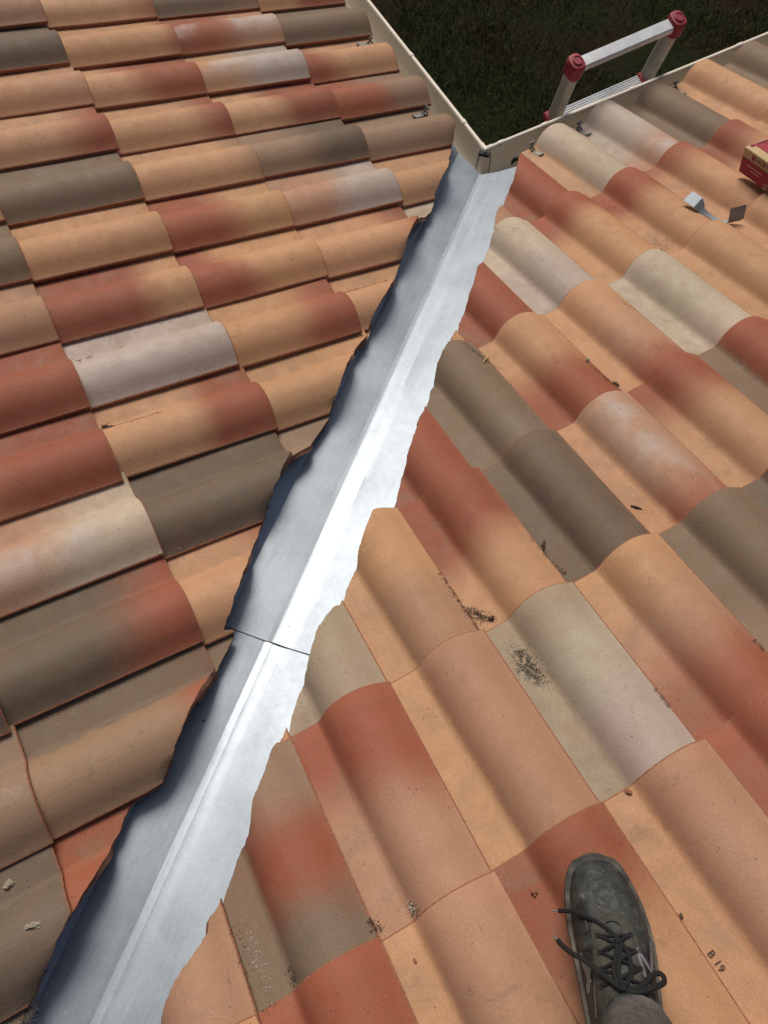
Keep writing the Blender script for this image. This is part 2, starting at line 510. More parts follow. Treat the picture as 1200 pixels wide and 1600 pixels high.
def colour_props(o, code, rnd):
    pan = None
    bloom = 0.0
    if '_' in code:
        code, pan = code.split('_')
    if '*' in code:
        code = code.replace('*', ''); bloom = .75
    letters = re.match(r'[A-Z]+', code).group(0)
    nums = [float(x) for x in re.findall(r'\.\d+', code)]
    cs = [CC[k] for k in letters]
    if len(cs) == 1:
        cs, nums = [cs[0]] * 3, [.3, .7]
    elif len(cs) == 2:
        cs, nums = [cs[0], cs[1], cs[1]], [nums[0], 5.0]
    def vary(c):
        k = rnd.uniform(.92, 1.08)
        return [c[0] * k * rnd.uniform(.97, 1.03), c[1] * k, c[2] * k * rnd.uniform(.95, 1.05)]
    o["c_low"], o["c_mid"], o["c_up"] = vary(cs[0]), vary(cs[1]), vary(cs[2])
    o["c_pan"] = vary(CC[pan]) if pan else [.3, .2, .1]
    o["bands"] = [nums[0], nums[1], rnd.uniform(.13, .24)]
    o["extra"] = [.85 if pan else 0.0, rnd.uniform(-1.2, 1.2), bloom]

# ---- tile meshes
VT = [0, .006, .09, .24, .40, .57, .75, .90, 1.0]
def tile_mesh(name, us, vend, warp, cutcol):
    """us: across samples; vend: lower end of every sample (<=0); thick shell with its own end and side faces"""
    n, k = len(us), len(VT)
    top, bot = [], []
    hs = [prof(x) for x in us]
    for i, x in enumerate(us):
        a, b = max(i - 1, 0), min(i + 1, n - 1)
        tx, tz = us[b] - us[a], hs[b] - hs[a]
        L = math.hypot(tx, tz)
        nx, nz = -tz / L, tx / L
        for t in VT:
            v = vend[i] + (-TLEN - vend[i]) * t
            taper = 1 - .055 * (-v / TLEN)
            xx = .075 + (x - .075) * taper if x > 0 else x
            z = hs[i] * taper + STEP * v / .39 + warp[0] * math.sin(v * 9 + warp[2]) + warp[1] * math.sin(x * 30 + v * 11 + warp[3])
            dz = -.0022 if (t == 0) else 0
            top.append((xx, v, z + dz))
            if x > .155:
                bot.append((xx - .0005, v, z - .0095))
            else:
                bot.append((xx - nx * THICK, v, z - nz * THICK))
    V = top + bot
    N = n * k
    F, mi = [], []
    live = [vend[i] > -TLEN + .012 for i in range(n)]
    for i in range(n - 1):
        if not (live[i] or live[i + 1]):
            continue
        for j in range(k - 1):
            a, b, c, d = i * k + j, (i + 1) * k + j, (i + 1) * k + j + 1, i * k + j + 1
            F.append((a, d, c, b)); mi.append(2 if (j == 0 and not cutcol[i] or i == n - 2) else 0)
            F.append((N + a, N + b, N + c, N + d)); mi.append(0)
        a, b = i * k, (i + 1) * k
        F.append((a, b, N + b, N + a)); mi.append(1 if cutcol[i] else 2)
        a, b = i * k + k - 1, (i + 1) * k + k - 1
        F.append((b, a, N + a, N + b)); mi.append(0)
        if i == 0 or not (live[i - 1] or live[i]):
            for j in range(k - 1):
                a, d = i * k + j, i * k + j + 1
                F.append((a, N + a, N + d, d)); mi.append(0)
        if i == n - 2:
            for j in range(k - 1):
                a, d = (n - 1) * k + j, (n - 1) * k + j + 1
                F.append((a, d, N + d, N + a)); mi.append(2)
    # degenerate cut columns: collapse unused verts is not needed, drop loose ones
    used = sorted({x for f in F for x in f})
    mp = {x: y for y, x in enumerate(used)}
    me = new_mesh(name, [V[x] for x in used], [[mp[x] for x in f] for f in F], True, 42, (M_TILE, M_RAW, M_EDGE), mi)
    return me

wr = random.Random(5)
def rwarp():
    return (wr.uniform(-.0014, .0014), wr.uniform(-.0009, .0009), wr.uniform(0, 6), wr.uniform(0, 6))
FULL = [tile_mesh("roof_tile", TU, [0.0] * len(TU), rwarp(), [False] * len(TU)) for _ in range(7)]

house = link("house", None, None, Matrix.Translation((0, 0, GROUND_Z)), label="house with a two-slope clay tile roof meeting in a metal valley", cat="house")

def slope_deck(side):
    H = -.066
    if side == 'R':
        e0, e1, up, far = .19, .19, -2.95, 2.45
    else:
        e0, e1, up, far = .20, .20, -2.9, -2.05
    U, V, N = AX[side]
    def vval(v):                       # u where the valley crosses at this v
        return (0 - v * V.dot(PERP2)) / U.dot(PERP2)
    A = [(vval(up), up), (vval(e0), e0), (far, e0), (far, up)]
    mb = MB()
    vs = [pt(side, u, v, H) for u, v in A] + [pt(side, u, v, H - .02) for u, v in A]
    mb.add(vs, [(0, 1, 2, 3), (7, 6, 5, 4), (0, 4, 5, 1), (1, 5, 6, 2), (2, 6, 7, 3), (3, 7, 4, 0)])
    return mb.build("roof_slope", M_DECK, house, label="left slope of the clay tile roof" if False else None)
SLOPE = {s: slope_deck(s) for s in 'LR'}
SLOPE['L']["label"] = "tiled roof slope whose courses run down to the shorter stretch of gutter beside the lawn"
SLOPE['R']["label"] = "tiled roof slope with the ladder at its gutter and the red box on its tiles"

RANGE = {'L': (range(-3, 5), range(-3, 16)), 'R': (range(-2, 6), range(-4, 15))}
TABLE = {'L': TL, 'R': TR}
crnd = random.Random(21)
n_t = 0
for side in 'LR':
    U, V, N = AX[side]
    rows, cols = RANGE[side]
    for r in rows:
        for c in cols:
            ku, vl = lay(side, r, c)
            if side == 'R' and ku > 2.2 or side == 'L' and ku < -1.95:
                continue
            ends = [min(0.0, vcut(side, ku + x) - vl) for x in TU]
            if max(ends) < -TLEN + .05:
                continue
            whole = min(ends) >= 0.0
            if whole:
                me = FULL[crnd.randrange(len(FULL))]
            else:
                us = []
                for a, b in zip(TU[:-1], TU[1:]):
                    m = max(1, int(round((b - a) / .004)))
                    us += [a + (b - a) * i / m for i in range(m)]
                us.append(TU[-1])
                vend = [max(-TLEN + .004, min(0.0, vcut(side, ku + x) - vl)) for x in us]
                me = tile_mesh("roof_tile", us, vend, rwarp(), [e < -.001 for e in vend])
            rz = crnd.uniform(-.009, .009)
            M = frame(pt(side, ku, vl, crnd.uniform(-.0022, .0030)), U, V, N) @ Matrix.Rotation(rz, 4, 'Z')
            o = link("roof_tile", me, SLOPE[side], M)
            code = TABLE[side].get((r, c))
            if code is None:
                code = crnd.choice(['B', 'B', 'P', 'RB.4', 'RB.25', 'BR.6', 'G', 'W', 'R', 'PR.5', 'GN.5', 'L'])
            colour_props(o, code, crnd)
            n_t += 1
print("tiles", n_t)

def surf(side, u, v, extra=0.0):
    """point on top of the tiles"""
    best = None
    c0 = int(math.floor((u - KINK0[side] + .063) / PITCH[side]))
    r0 = int(math.ceil((v - V0[side]) / ROW[side]))
    for r in (r0 - 1, r0, r0 + 1):
        for c in (c0 - 1, c0, c0 + 1):
            ku, vl = lay(side, r, c)
            x, y = u - ku, v - vl
            if -.09 <= x <= .162 and -TLEN <= y <= 0:
                h = prof(x) + STEP * y / .39
                if best is None or h > best:
                    best = h
    return pt(side, u, v, (best if best is not None else 0) + extra)

# ---- valley flashing: two lapped sheets with a standing rib
def flashing(name, a0, a1, lift, rib, seed, squeeze=1.0, eave=0.0):
    """a: metres along the valley (down positive)"""
    na = max(8, int((a1 - a0) / .03))
    secs = [(-.185, .014), (-.182, .012), (-.158, .002), (-.152, 0), (-.10, 0), (-.06, 0)] + list(rib) + [(.05, 0), (.09, 0), (.114, 0), (.119, .002), (.142, .010), (.160, .014), (.163, .013)]
    ps = PERP2
    upl = LN; upr = RN
    grid = []
    for i in range(na + 1):
        row = []
        for (w, h) in secs:
            a = a0 + (a1 + eave * abs(w) - a0) * i / na
            # flank of the V follows its own roof slope
            base = VD * a + Vector((0, 0, -.052))
            if w >= 0:
                d = ps.copy(); dz = -(LN.dot(d)) / LN.z
                nrm = LN
            else:
                d = ps.copy(); dz = -(RN.dot(d)) / RN.z
                nrm = RN
            p = base + (d + Vector((0, 0, dz))) * w
            dent = mnoise.noise(Vector((a * 7 + seed, w * 16, seed))) * .0022 * min(1, abs(w) * 16)
            dent += mnoise.noise(Vector((a * 2.2 + seed, 3 + (1 if w > 0 else 0), 0))) * .003 * min(1, abs(w) * 9)
            row.append(p + nrm * (h * squeeze + dent + lift))
        grid.append(row)
    # lower end droops a little into the gutter
    vs = [p for row in grid for p in row]
    m = len(secs)
    nv = len(vs)
    vs2 = [p - Vector((0, 0, .0014)) for p in vs]
    fs = []
    for i in range(na):
        for j in range(m - 1):
            a, b, c, d = i * m + j, i * m + j + 1, (i + 1) * m + j + 1, (i + 1) * m + j
            fs.append((a, b, c, d)); fs.append((nv + d, nv + c, nv + b, nv + a))
        for j in (0, m - 1):
            a, d = i * m + j, (i + 1) * m + j
            fs.append((a, d, nv + d, nv + a))
    for i in (0, na):
        for j in range(m - 1):
            a, b = i * m + j, i * m + j + 1
            fs.append((a, b, nv + b, nv + a))
    mb = MB().add(vs + vs2, fs)
    # local frame along the valley so the brushed grain runs with the sheet
    X = PERP2.copy()
    Z = X.cross(VD).normalized()
    fr = frame(VD * a0, X, VD, Z)
    inv = fr.inverted()
    mb.v = [inv @ p for p in mb.v]
    return mb.build(name, M_ZINC, house, fr, angle=9)

f_low = flashing("valley_flashing", -1.548, .388, .0030, ((-.046, 0), (-.032, .0020), (-.020, .0040), (-.010, .0052), (-.003, .0056), (-.001, .0054), (.012, 0)), 1.7, eave=.72)
f_low["label"] = "bright galvanised valley sheet running down to the gutter corner"
f_up = flashing("valley_flashing", -3.2, -1.46, -.0008, ((-.030, 0), (-.016, .0012), (-.006, .0034), (-.002, .0046), (.0, .0048), (.002, .0044), (.016, 0)), 6.1)
f_up["label"] = "upper galvanised valley sheet ending under the one below"

# ------------------------------------------------------------------ walls, fascia, gutters
def wall_block(name, x0, x1, y0, y1, z0, z1, mat, bev=0):
    return MB().box(((x0 + x1) / 2, (y0 + y1) / 2, (z0 + z1) / 2), (x1 - x0, y1 - y0, z1 - z0), bev=bev).build(name, mat, house)
wall_block("wall", -.35, -.10, -.10, 2.0, GROUND_Z, -.31, M_RENDER)
wall_block("wall", -.10, 2.4, -.35, -.10, GROUND_Z, -.31, M_RENDER)
G0 = Vector((.334, .333, 0))
RIMZ = -.09
dirL, dirR = Vector((.0177, 1, 0)).normalized(), Vector((1, -.013, 0)).normalized()
def gutter(side, length):
    d = dirL if side == 'L' else dirR
    inn = Vector((-d.y, d.x, 0)) if side == 'L' else Vector((d.y, -d.x, 0))
    if side == 'L' and inn.x > 0: inn = -inn
    if side == 'R' and inn.y > 0: inn = -inn
    # outline in (w toward the house, z below the rim)
    out = [(0, .004), (-.001, -.010), (.001, -.03), (.004, -.055), (.012, -.085), (.026, -.103), (.045, -.108), (.110, -.108), (.126, -.104), (.130, -.098), (.130, -.075)]
    inr = [(w + (.0025 if i < 7 else -.0025 if i > 7 else 0), z + .0025) for i, (w, z) in enumerate(out)]
    ring = out + inr[::-1]
    mit = {'L': dirR, 'R': dirL}[side]
    # mitre direction in plan for inward offset w
    o2 = Vector((-dirL.y, dirL.x, 0)); o2 = o2 if o2.x < 0 else -o2
    o3 = Vector((dirR.y, -dirR.x, 0)); o3 = o3 if o3.y < 0 else -o3
    corner = (o2 + o3)
    vs, n = [], len(ring)
    st = [0, .25, .6, 1.0, length] if length > 1 else [0, length]
    for k, s in enumerate(st):
        for (w, z) in ring:
            if k == 0:
                p = G0 + corner * w
            else:
                p = G0 + d * s + inn * w
            vs.append(p + Vector((0, 0, RIMZ + z)))
    fs = []
    for k in range(len(st) - 1):
        for j in range(n):
            fs.append((k * n + j, k * n + (j + 1) % n, (k + 1) * n + (j + 1) % n, (k + 1) * n + j))
    fs.append(tuple(range(n))); fs.append(tuple((len(st) - 1) * n + j for j in range(n))[::-1])
    mb = MB().add(vs, fs)
    g = mb.build("gutter", M_GUTTER, house, angle=40)
    bead = MB().tube([G0 + Vector((0, 0, RIMZ + .003)) - (d * .004), G0 + d * (length * .5) + Vector((0, 0, RIMZ + .003)), G0 + d * length + Vector((0, 0, RIMZ + .003))], .0085, 12)
    bead.build("gutter_rim", M_GUTTER, g)
    return g, d, inn
gL, dL_, iL = gutter('L', 1.62)
gR, dR_, iR = gutter('R', 2.0)
gL["label"] = "cream gutter along the roof slope without the ladder"
gR["label"] = "cream gutter with the ladder standing against it"
def sleeve(g, d, s, ln=.022, r=.0108):
    a = G0 + d * s + Vector((0, 0, RIMZ + .003))
    MB().tube([a, a + d * .002, a + d * (ln - .002), a + d * ln], [r * .93, r, r, r * .93], 12).build("rim_clip", M_GUTTER, g)
for s in (.145, .56, 1.05):
    sleeve(gL, dL_, s)
for s in (.055, .245, .64, 1.15):
    sleeve(gR, dR_, s, .026)
# moulded angle at the mitre, with its black seal and hanging lips
mb = MB()
for d in (dL_, dR_):
    a = G0 + Vector((0, 0, RIMZ + .002))
    mb.tube([a - d * .008, a + d * .03], .0112, 12)
mb.build("corner_sleeve", M_GUTTER, gR)
cin = (iL + iR)
sb = MB()
sb.box((0, 0, 0), (.040, .016, .013), frame(G0 + cin * .010 + Vector((0, 0, RIMZ - .006)), (Vector((1, -1, 0))).normalized(), (Vector((1, 1, 0))).normalized(), (0, 0, 1)), bev=.003)
sb.build("corner_seal", M_RUBBER, gR)
lp = MB()
for d, i, k in ((dL_, iL, 1), (dR_, iR, 1)):
    pts = []
    for q in range(7):
        z = -.012 - q * .0145
        w = float(np.interp(-z, [0, .055, .085, .103], [.004, .008, .016, .03]))
        pts.append(G0 + cin * w + d * (.026 + .010 * math.sin(q / 6 * 1.6)) + Vector((0, 0, RIMZ + z)))
    lp.tube(pts, .0013, 6)
lp.build("corner_seam", M_RUBBER, gR)
dr = MB()
dr.tube([G0 + dR_ * .115 + iR * .02 + Vector((0, 0, RIMZ - .095)), G0 + dR_ * .13 + iR * .02 + Vector((0, 0, RIMZ - .082)), G0 + dR_ * .16 + iR * .022 + Vector((0, 0, RIMZ - .09)), G0 + dR_ * .19 + iR * .024 + Vector((0, 0, RIMZ - .1))], [.004, .006, .006, .003], 7)
dr.build("leaf_clump", M_RUBBER, gR)
# fascia boards behind the gutters
for (d, i, ln) in ((dL_, iL, 1.6), (dR_, iR, 2.0)):
    M = frame(G0 + cin * .142 + Vector((0, 0, -.240)), d, i, (0, 0, 1))
    MB().box((ln / 2 + .0, .012, 0), (ln, .022, .14), M).build("fascia_board", M_WOOD, house)
    M2 = frame(G0 + cin * .168 + Vector((0, 0, -.300)), d, i, (0, 0, 1))
    MB().box((ln / 2, .14, 0), (ln, .26, .012), M2).build("soffit", M_WOOD, house)

# ---- eave clips on the first course
def eave_clip(side, u, v, rot):
    U, V, N = AX[side]
    mb = MB()
    mb.box((0, 0, .0016), (.017, .062, .0016))
    mb.box((0, -.031, .004), (.020, .006, .008), bev=.001)
    for sx in (-1, 1):
        mb.tube([(sx * .007, .012, .002), (sx * .001, .018, .016), (-sx * .005, .024, .027)], .0024, 6)
    mb.tube([(-.011, .024, .028), (.011, .022, .030)], .0028, 6)
    mb.tube([(0, .018, .017), (0, .034, .004)], .003, 6)
    p = surf(side, u, v, .0005)
    M = frame(p, U, V, N) @ Matrix.Rotation(rot, 4, 'Z')
    mb.build("eave_clip", M_CLIP, SLOPE[side], M, angle=30)
for side, u, v, a in (('L', -.565, .205, .1), ('L', -1.008, .212, -.1), ('R', .466, .214, .12), ('R', .672, .216, .1), ('R', 1.100, .212, -.08)):
    eave_clip(side, u, v, a)

# ---- maker's stamps pressed into some pans
M_STAMP = simple("stamp_ink", (.07, .045, .035), .9, 0, .2, 200, 0)
def text_mesh(name, body, size, mat, extrude=0.0):
    cu = bpy.data.curves.new(name, 'FONT')
    cu.body = body
    cu.size = size
    cu.extrude = extrude
    cu.align_x = 'LEFT'
    cu.resolution_u = 3
    o = bpy.data.objects.new(name, cu)
    col.objects.link(o)
    dg = bpy.context.evaluated_depsgraph_get()
    dg.update()
    me = bpy.data.meshes.new_from_object(o.evaluated_get(dg))
    bpy.data.objects.remove(o)
    bpy.data.curves.remove(cu)
    me.materials.clear()
    me.materials.append(mat)
    me.name = name
    return me
def stamp(body, side, u, v, size):
    U, V, N = AX[side]
    p0, p1 = surf(side, u, v, .0006), surf(side, u, v - .04, .0006)
    ax = (p1 - p0).normalized()
    n = U.cross(-ax) if False else ax.cross(U).normalized()
    link("maker_stamp", text_mesh("maker_stamp", body, size, M_STAMP), SLOPE[side], frame(p0, ax, U, n))
stamp("B 19", 'R', -.704, -1.965, .017)
stamp("B 190 2B", 'R', -.497, -1.583, .0115)
stamp("B 190", 'R', -.272, -1.60, .0115)

# ------------------------------------------------------------------ ground
def lawn_material():
    m = NT("dark_lawn_soil")
    p = m.obj()
    a, b, c3 = m.noise(p, 1.1, 4, .6), m.noise(p, 14, 5, .7), m.noise(p, 90, 3, .7)
    c = m.mix(m.step(a, .42, .62), (.020, .024, .008), (.030, .018, .010))
    c = m.mix(m.step(b, .45, .75), c, (.010, .012, .005))
    c = m.mix(m.step(c3, .6, .8, 0, .6), c, (.05, .04, .025))
    m.l(c, m.b.inputs["Base Color"])
    m.set(Roughness=1.0)
    m.b.inputs["Specular IOR Level"].default_value = .1
    m.bump(m.math('ADD', b, c3), .8, .03)
    return m.mat
gm = lawn_material()
nx = 60
gv, gf = [], []
ext = np.concatenate([[-120, -60, -30, -15], np.linspace(-8, 12, nx), [20, 40, 80, 120]])
ng = len(ext)
for i, x in enumerate(ext):
    for j, y in enumerate(ext):
        gv.append((x, y, GROUND_Z - .004 + .02 * mnoise.noise(Vector((x * .7, y * .7, 0)))))
for i in range(ng - 1):
    for j in range(ng - 1):
        gf.append((i * ng + j, (i + 1) * ng + j, (i + 1) * ng + j + 1, i * ng + j + 1))
link("ground", new_mesh("ground", gv, gf, True, None, (gm,)), kind="structure")

def grass_material():
    m = NT("grass_blade")
    g = m.n("ShaderNodeNewGeometry")
    p = g.outputs["Position"]
    a = m.noise(p, 1.3, 3, .6)
    r = g.outputs["Random Per Island"]
    c = m.mix(r, (.012, .026, .005), (.080, .120, .026))
    c = m.mix(m.step(a, .55, .70, 0, .8), c, (.030, .022, .010))
    m.l(c, m.b.inputs["Base Color"])
    m.set(Roughness=.7)
    m.b.inputs["Specular IOR Level"].default_value = .25
    return m.mat
NB = 95000
gx = rng.uniform(1.2, 7.4, NB); gy = rng.uniform(1.7, 7.2, NB)
dens = np.array([mnoise.noise(Vector((x * .9, y * .9, 5))) + .6 * mnoise.noise(Vector((x * 3, y * 3, 1))) for x, y in zip(gx, gy)])
keep = dens > rng.uniform(-.75, .35, NB)
gx, gy, dens = gx[keep], gy[keep], dens[keep]
NB = len(gx)
hh = rng.uniform(.03, .085, NB) * (1 + .6 * np.clip(dens, -.5, 1))
ang = rng.uniform(0, 6.283, NB); lean = rng.uniform(.2, 1.1, NB) * hh; la = rng.uniform(0, 6.283, NB)
w = rng.uniform(.0018, .0042, NB)
P = np.empty((NB, 5, 3))
bx, by = np.cos(ang) * w, np.sin(ang) * w
lx, ly = np.cos(la) * lean, np.sin(la) * lean
z0 = GROUND_Z - .02
P[:, 0] = np.stack([gx - bx, gy - by, np.full(NB, z0)], 1)
P[:, 1] = np.stack([gx + bx, gy + by, np.full(NB, z0)], 1)
P[:, 2] = np.stack([gx + bx * .8 + lx * .35, gy + by * .8 + ly * .35, z0 + hh * .62], 1)
P[:, 3] = np.stack([gx - bx * .8 + lx * .35, gy - by * .8 + ly * .35, z0 + hh * .62], 1)
P[:, 4] = np.stack([gx + lx, gy + ly, z0 + hh], 1)
gme = bpy.data.meshes.new("lawn_grass")
gme.vertices.add(NB * 5)
gme.vertices.foreach_set("co", P.ravel())
idx = (np.arange(NB) * 5)[:, None] + np.array([0, 1, 2, 3, 3, 2, 4])[None]
gme.loops.add(NB * 7)
gme.loops.foreach_set("vertex_index", idx.ravel().astype(np.int32))
gme.polygons.add(NB * 2)
st = (np.arange(NB) * 7)[:, None] + np.array([0, 4])[None]
gme.polygons.foreach_set("loop_start", st.ravel().astype(np.int32))
gme.update(calc_edges=True)
gme.validate()
gme.materials.append(grass_material())
link("lawn_grass", gme, label="dark rough grass of the lawn below the gutters", cat="grass", kind="stuff")

# ------------------------------------------------------------------ ladder
M_ALU = simple("ladder_aluminium", (.60, .62, .64), .40, .6, .18, 30, .08, .4)
M_STILE = simple("ladder_tube", (.42, .40, .35), .42, .45, .18, 22, .06, .4)
M_RED = simple("red_plastic", (.30, .035, .045), .5, 0, .25, 35, .12, .4)
lad_up = Vector((.024, -.052, .235)).normalized()
topL, topR = Vector((.694, .352, .096)), Vector((1.128, .350, .106))
lad_x = (topR - topL).normalized()
lad_n = lad_x.cross(lad_up).normalized()
lad_up = lad_n.cross(lad_x).normalized()
LW = (topR - topL).length
LENGTH = (topL.z - GROUND_Z) / lad_up.z
foot = topL - lad_up * LENGTH
lad = link("ladder", None, None, Matrix.Translation(foot), label="aluminium ladder with dusky red plastic corner caps standing against the gutter", cat="ladder")
LM = frame(topL, lad_x, lad_n, lad_up)      # local: x along rung, y outward, z up the stile
for x in (0, LW):
    mb = MB()
    n = 16
    def ring(z, a, b):
        return [Vector((x + a * math.copysign(abs(math.cos(t)) ** .75, math.cos(t)), b * math.copysign(abs(math.sin(t)) ** .75, math.sin(t)), z)) for t in [2 * math.pi * i / n for i in range(n)]]
    rings = [ring(-.02, .021, .029), ring(-1.4, .0225, .031), ring(-LENGTH + .01, .024, .033)]
    vs = [p for r_ in rings for p in r_]
    fs = [(k * n + j, k * n + (j + 1) % n, (k + 1) * n + (j + 1) % n, (k + 1) * n + j) for k in range(2) for j in range(n)]
    fs += [tuple(range(n)), tuple(2 * n + j for j in range(n))]
    mb.add(vs, fs)
    mb.build("stile", M_STILE, lad, LM)
    # moulded cap: ribbed block with a round boss on top
    cap = MB()
    sg = -1 if x == 0 else 1
    cs = [(-.040, .024, .032), (-.030, .027, .036), (.012, .028, .037), (.020, .025, .033), (.0215, .020, .027)]
    vs = [p for (z, a, b) in cs for p in ring(z, a, b)]
    fs = [(k * n + j, k * n + (j + 1) % n, (k + 1) * n + (j + 1) % n, (k + 1) * n + j) for k in range(len(cs) - 1) for j in range(n)]
    fs += [tuple(range(n)), tuple((len(cs) - 1) * n + j for j in range(n))]
    cap.add(vs, fs)
    co = cap.build("corner_cap", M_RED, lad, LM, angle=50)
    boss = MB()
    m_ = 20
    bs = [(.0190, .0170), (.0255, .0165), (.0265, .0150), (.0240, .0135), (.0240, .0)]
    vs = []
    for (z, r_) in bs[:4]:
        vs += [Vector((x + r_ * math.cos(2 * math.pi * i / m_), r_ * 1.15 * math.sin(2 * math.pi * i / m_), z)) for i in range(m_)]
    fs = [(k * m_ + j, k * m_ + (j + 1) % m_, (k + 1) * m_ + (j + 1) % m_, (k + 1) * m_ + j) for k in range(3) for j in range(m_)]
    fs += [tuple(3 * m_ + j for j in range(m_)), tuple(range(m_))]
    boss.add(vs, fs)
    boss.build("boss", M_RED, co, LM, angle=30)
    rib = MB()
    for k in range(7):
        rib.box((x + sg * .0275, -.021 + k * .007, -.008), (.0028, .0032, .034), bev=.0006)
    rib.build("grip_rib", M_RED, co, LM)
rung = MB().box((LW / 2, 0, -.004), (LW - .050, .046, .026), bev=.0035).build("rung", M_ALU, lad, LM)
MB().box((LW * .62, -.0245, -.013), (.022, .006, .012), bev=.001).build("latch", M_RED, rung, LM)
RS = .262
k = 1
while RS * k < LENGTH - .15:
    z = -RS * k
    tr = MB()
    tr.box((LW / 2, 0, z), (LW - .046, .046, .018), bev=.002)
    for g in range(5):
        tr.box((LW / 2, -.018 + g * .009, z + .0100), (LW - .050, .0045, .003))
    tr.build("rung", M_ALU, lad, LM)
    for x, sg in ((0, 1), (LW, -1)):
        cl = MB().box((x + sg * .018, 0, z - .002), (.030, .054, .036), bev=.004)
        cl.box((x - sg * .012, 0, z - .002), (.032, .070, .030), bev=.004)
        cl.build("joint_collar", M_RED, lad, LM)
    k += 1
for x in (0, LW):
    MB().box((x, 0, -LENGTH + .02), (.058, .075, .04), bev=.006).build("foot", M_RUBBER, lad, LM)

# ------------------------------------------------------------------ box of screws
M_CARD = simple("tan_cardboard", (.50, .36, .19), .8, 0, .12, 50, .1)
M_BOXRED = simple("red_print", (.30, .018, .035), .55, 0, .18, 30, .08, .4)
M_INK = simple("black_print", (.03, .025, .025), .7, 0, .1, 50, 0)
M_PALE = simple("pale_print", (.62, .50, .48), .7, 0, .1, 50, 0)
bx_y = (RV * (.400 - .532) * -1 + RU * (.796 - .777)).normalized()      # long side, pointing down the slope
bx_z = (RN + Vector((0, 0, 0))).normalized()
bx_x = bx_y.cross(bx_z).normalized()
bx_y = bx_z.cross(bx_x).normalized()
BL, BW, BH = .134, .245, .078
BP = pt('R', .777, -.532, .0605)
BM = frame(BP, bx_x, bx_y, bx_z)      # local x across (away from the valley), y down the slope, z up
boxo = link("screw_box", None, None, Matrix.Translation(BP), label="red and tan cardboard box of screws lying on the roof tiles", cat="box")
body = MB().box((BW / 2, BL / 2, BH / 2), (BW, BL, BH), bev=.0015).build("carton", M_CARD, boxo, BM)
def sheet(c, s, name, mat, parent, M):
    return MB().box(c, s).build(name, mat, parent, M, smooth=False)
sheet((BW / 2 + .013, BL / 2 - .001, BH + .0003), (BW - .030, BL - .004, .0007), "red_panel", M_BOXRED, body, BM)
sheet((-.0003, BL / 2, BH * .32), (.0007, BL - .003, BH * .60), "red_panel", M_BOXRED, body, BM)
sheet((BW / 2, -.0003, BH * .32), (BW - .003, .0007, BH * .60), "red_panel", M_BOXRED, body, BM)
sheet((BW / 2, BL + .0003, BH * .32), (BW - .003, .0007, BH * .60), "red_panel", M_BOXRED, body, BM)
# lid flap seam
sheet((BW / 2, BL / 2, BH * .635), (BW + .0012, BL + .0012, .0010), "lid_seam", M_INK, body, BM)
def put_text(body_txt, size, mat, loc, x, y, name="lettering"):
    x, y = Vector(x).normalized(), Vector(y).normalized()
    link(name, text_mesh(name, body_txt, size, mat), body, BM @ frame(loc, x, y, x.cross(y)))
WU = "W\u00dcRTH"
# side towards the valley: reads from the down-slope end
put_text(WU, .019, M_INK, (-.0012, .072, BH * .72), (0, -1, 0), (0, 0, 1))
put_text("10", .022, M_PALE, (-.0012, .018, BH * .26), (0, 0, -1), (0, -1, 0))
# top, along the tan margin
put_text(WU, .016, M_INK, (.014, BL * 0 + .094, BH + .0012), (0, -1, 0), (1, 0, 0)) if False else None
put_text(WU, .014, M_INK, (.034, BL - .0155, BH + .0013), (1, 0, 0), (0, 1, 0))
def logo(loc, x, y, s):
    x, y = Vector(x).normalized(), Vector(y).normalized()
    mb = MB()
    for (a, b, c, d) in ((0, .55, .9, .9), (0, .1, .9, .45)):
        mb.box(((a + c) / 2 * s, (b + d) / 2 * s, 0), ((c - a) * s, (d - b) * s, .0005))
    mb.box((.45 * s, .5 * s, 0), (.3 * s, .2 * s, .0005))
    mb.build("logo", M_BOXRED, body, BM @ frame(loc, x, y, x.cross(y)), smooth=False)
logo((-.0012, .092, BH * .70), (0, -1, 0), (0, 0, 1), .017)
logo((.014, BL - .0165, BH + .0013), (1, 0, 0), (0, 1, 0), .014)
lines = MB()
for k, (a, b) in enumerate(((.055, .16), (.075, .14))):
    lines.box(((a + b) / 2, BL - .045 - k * .009, BH + .0010), (b - a, .0014, .0004))
for k, (a, b) in enumerate(((.035, .105), (.045, .085))):
    lines.box((-.0010, (a + b) / 2, BH * .44 - k * .010), (.0004, b - a, .0014))
lines.build("small_print", M_PALE, body, BM, smooth=False)

# ------------------------------------------------------------------ offcut of bent metal strip
def strip(pts, width, wdir, label, name="metal_offcut"):
    """ribbon along pts with given width direction"""
    vs = []
    for p, wd, ww in zip(pts, wdir, width):
        wv = Vector(wd).normalized() * ww / 2
        vs += [Vector(p) - wv, Vector(p) + wv]
    n = len(pts)
    fs = [(2 * i, 2 * i + 1, 2 * i + 3, 2 * i + 2) for i in range(n - 1)]
    up = [Vector((0, 0, .0009))] * len(vs)
    a = vs + [v - u for v, u in zip(vs, up)]
    m = len(vs)
    f2 = fs + [tuple(m + i for i in f[::-1]) for f in fs]
    for i in range(n - 1):
        f2 += [(2 * i, 2 * i + 2, m + 2 * i + 2, m + 2 * i), (2 * i + 1, m + 2 * i + 1, m + 2 * i + 3, 2 * i + 3)]
    f2 += [(0, m, m + 1, 1), (2 * n - 2, 2 * n - 1, m + 2 * n - 1, m + 2 * n - 2)]
    return MB().add(a, f2).build(name, M_ZINC2, None, None, angle=40, label=label, cat="metal scrap")
M_ZINC2 = zinc_material("offcut_sheet", .55, (.24, .27, .30), .6)
def on_tile(u, v, e):
    return surf('R', u, v, e)
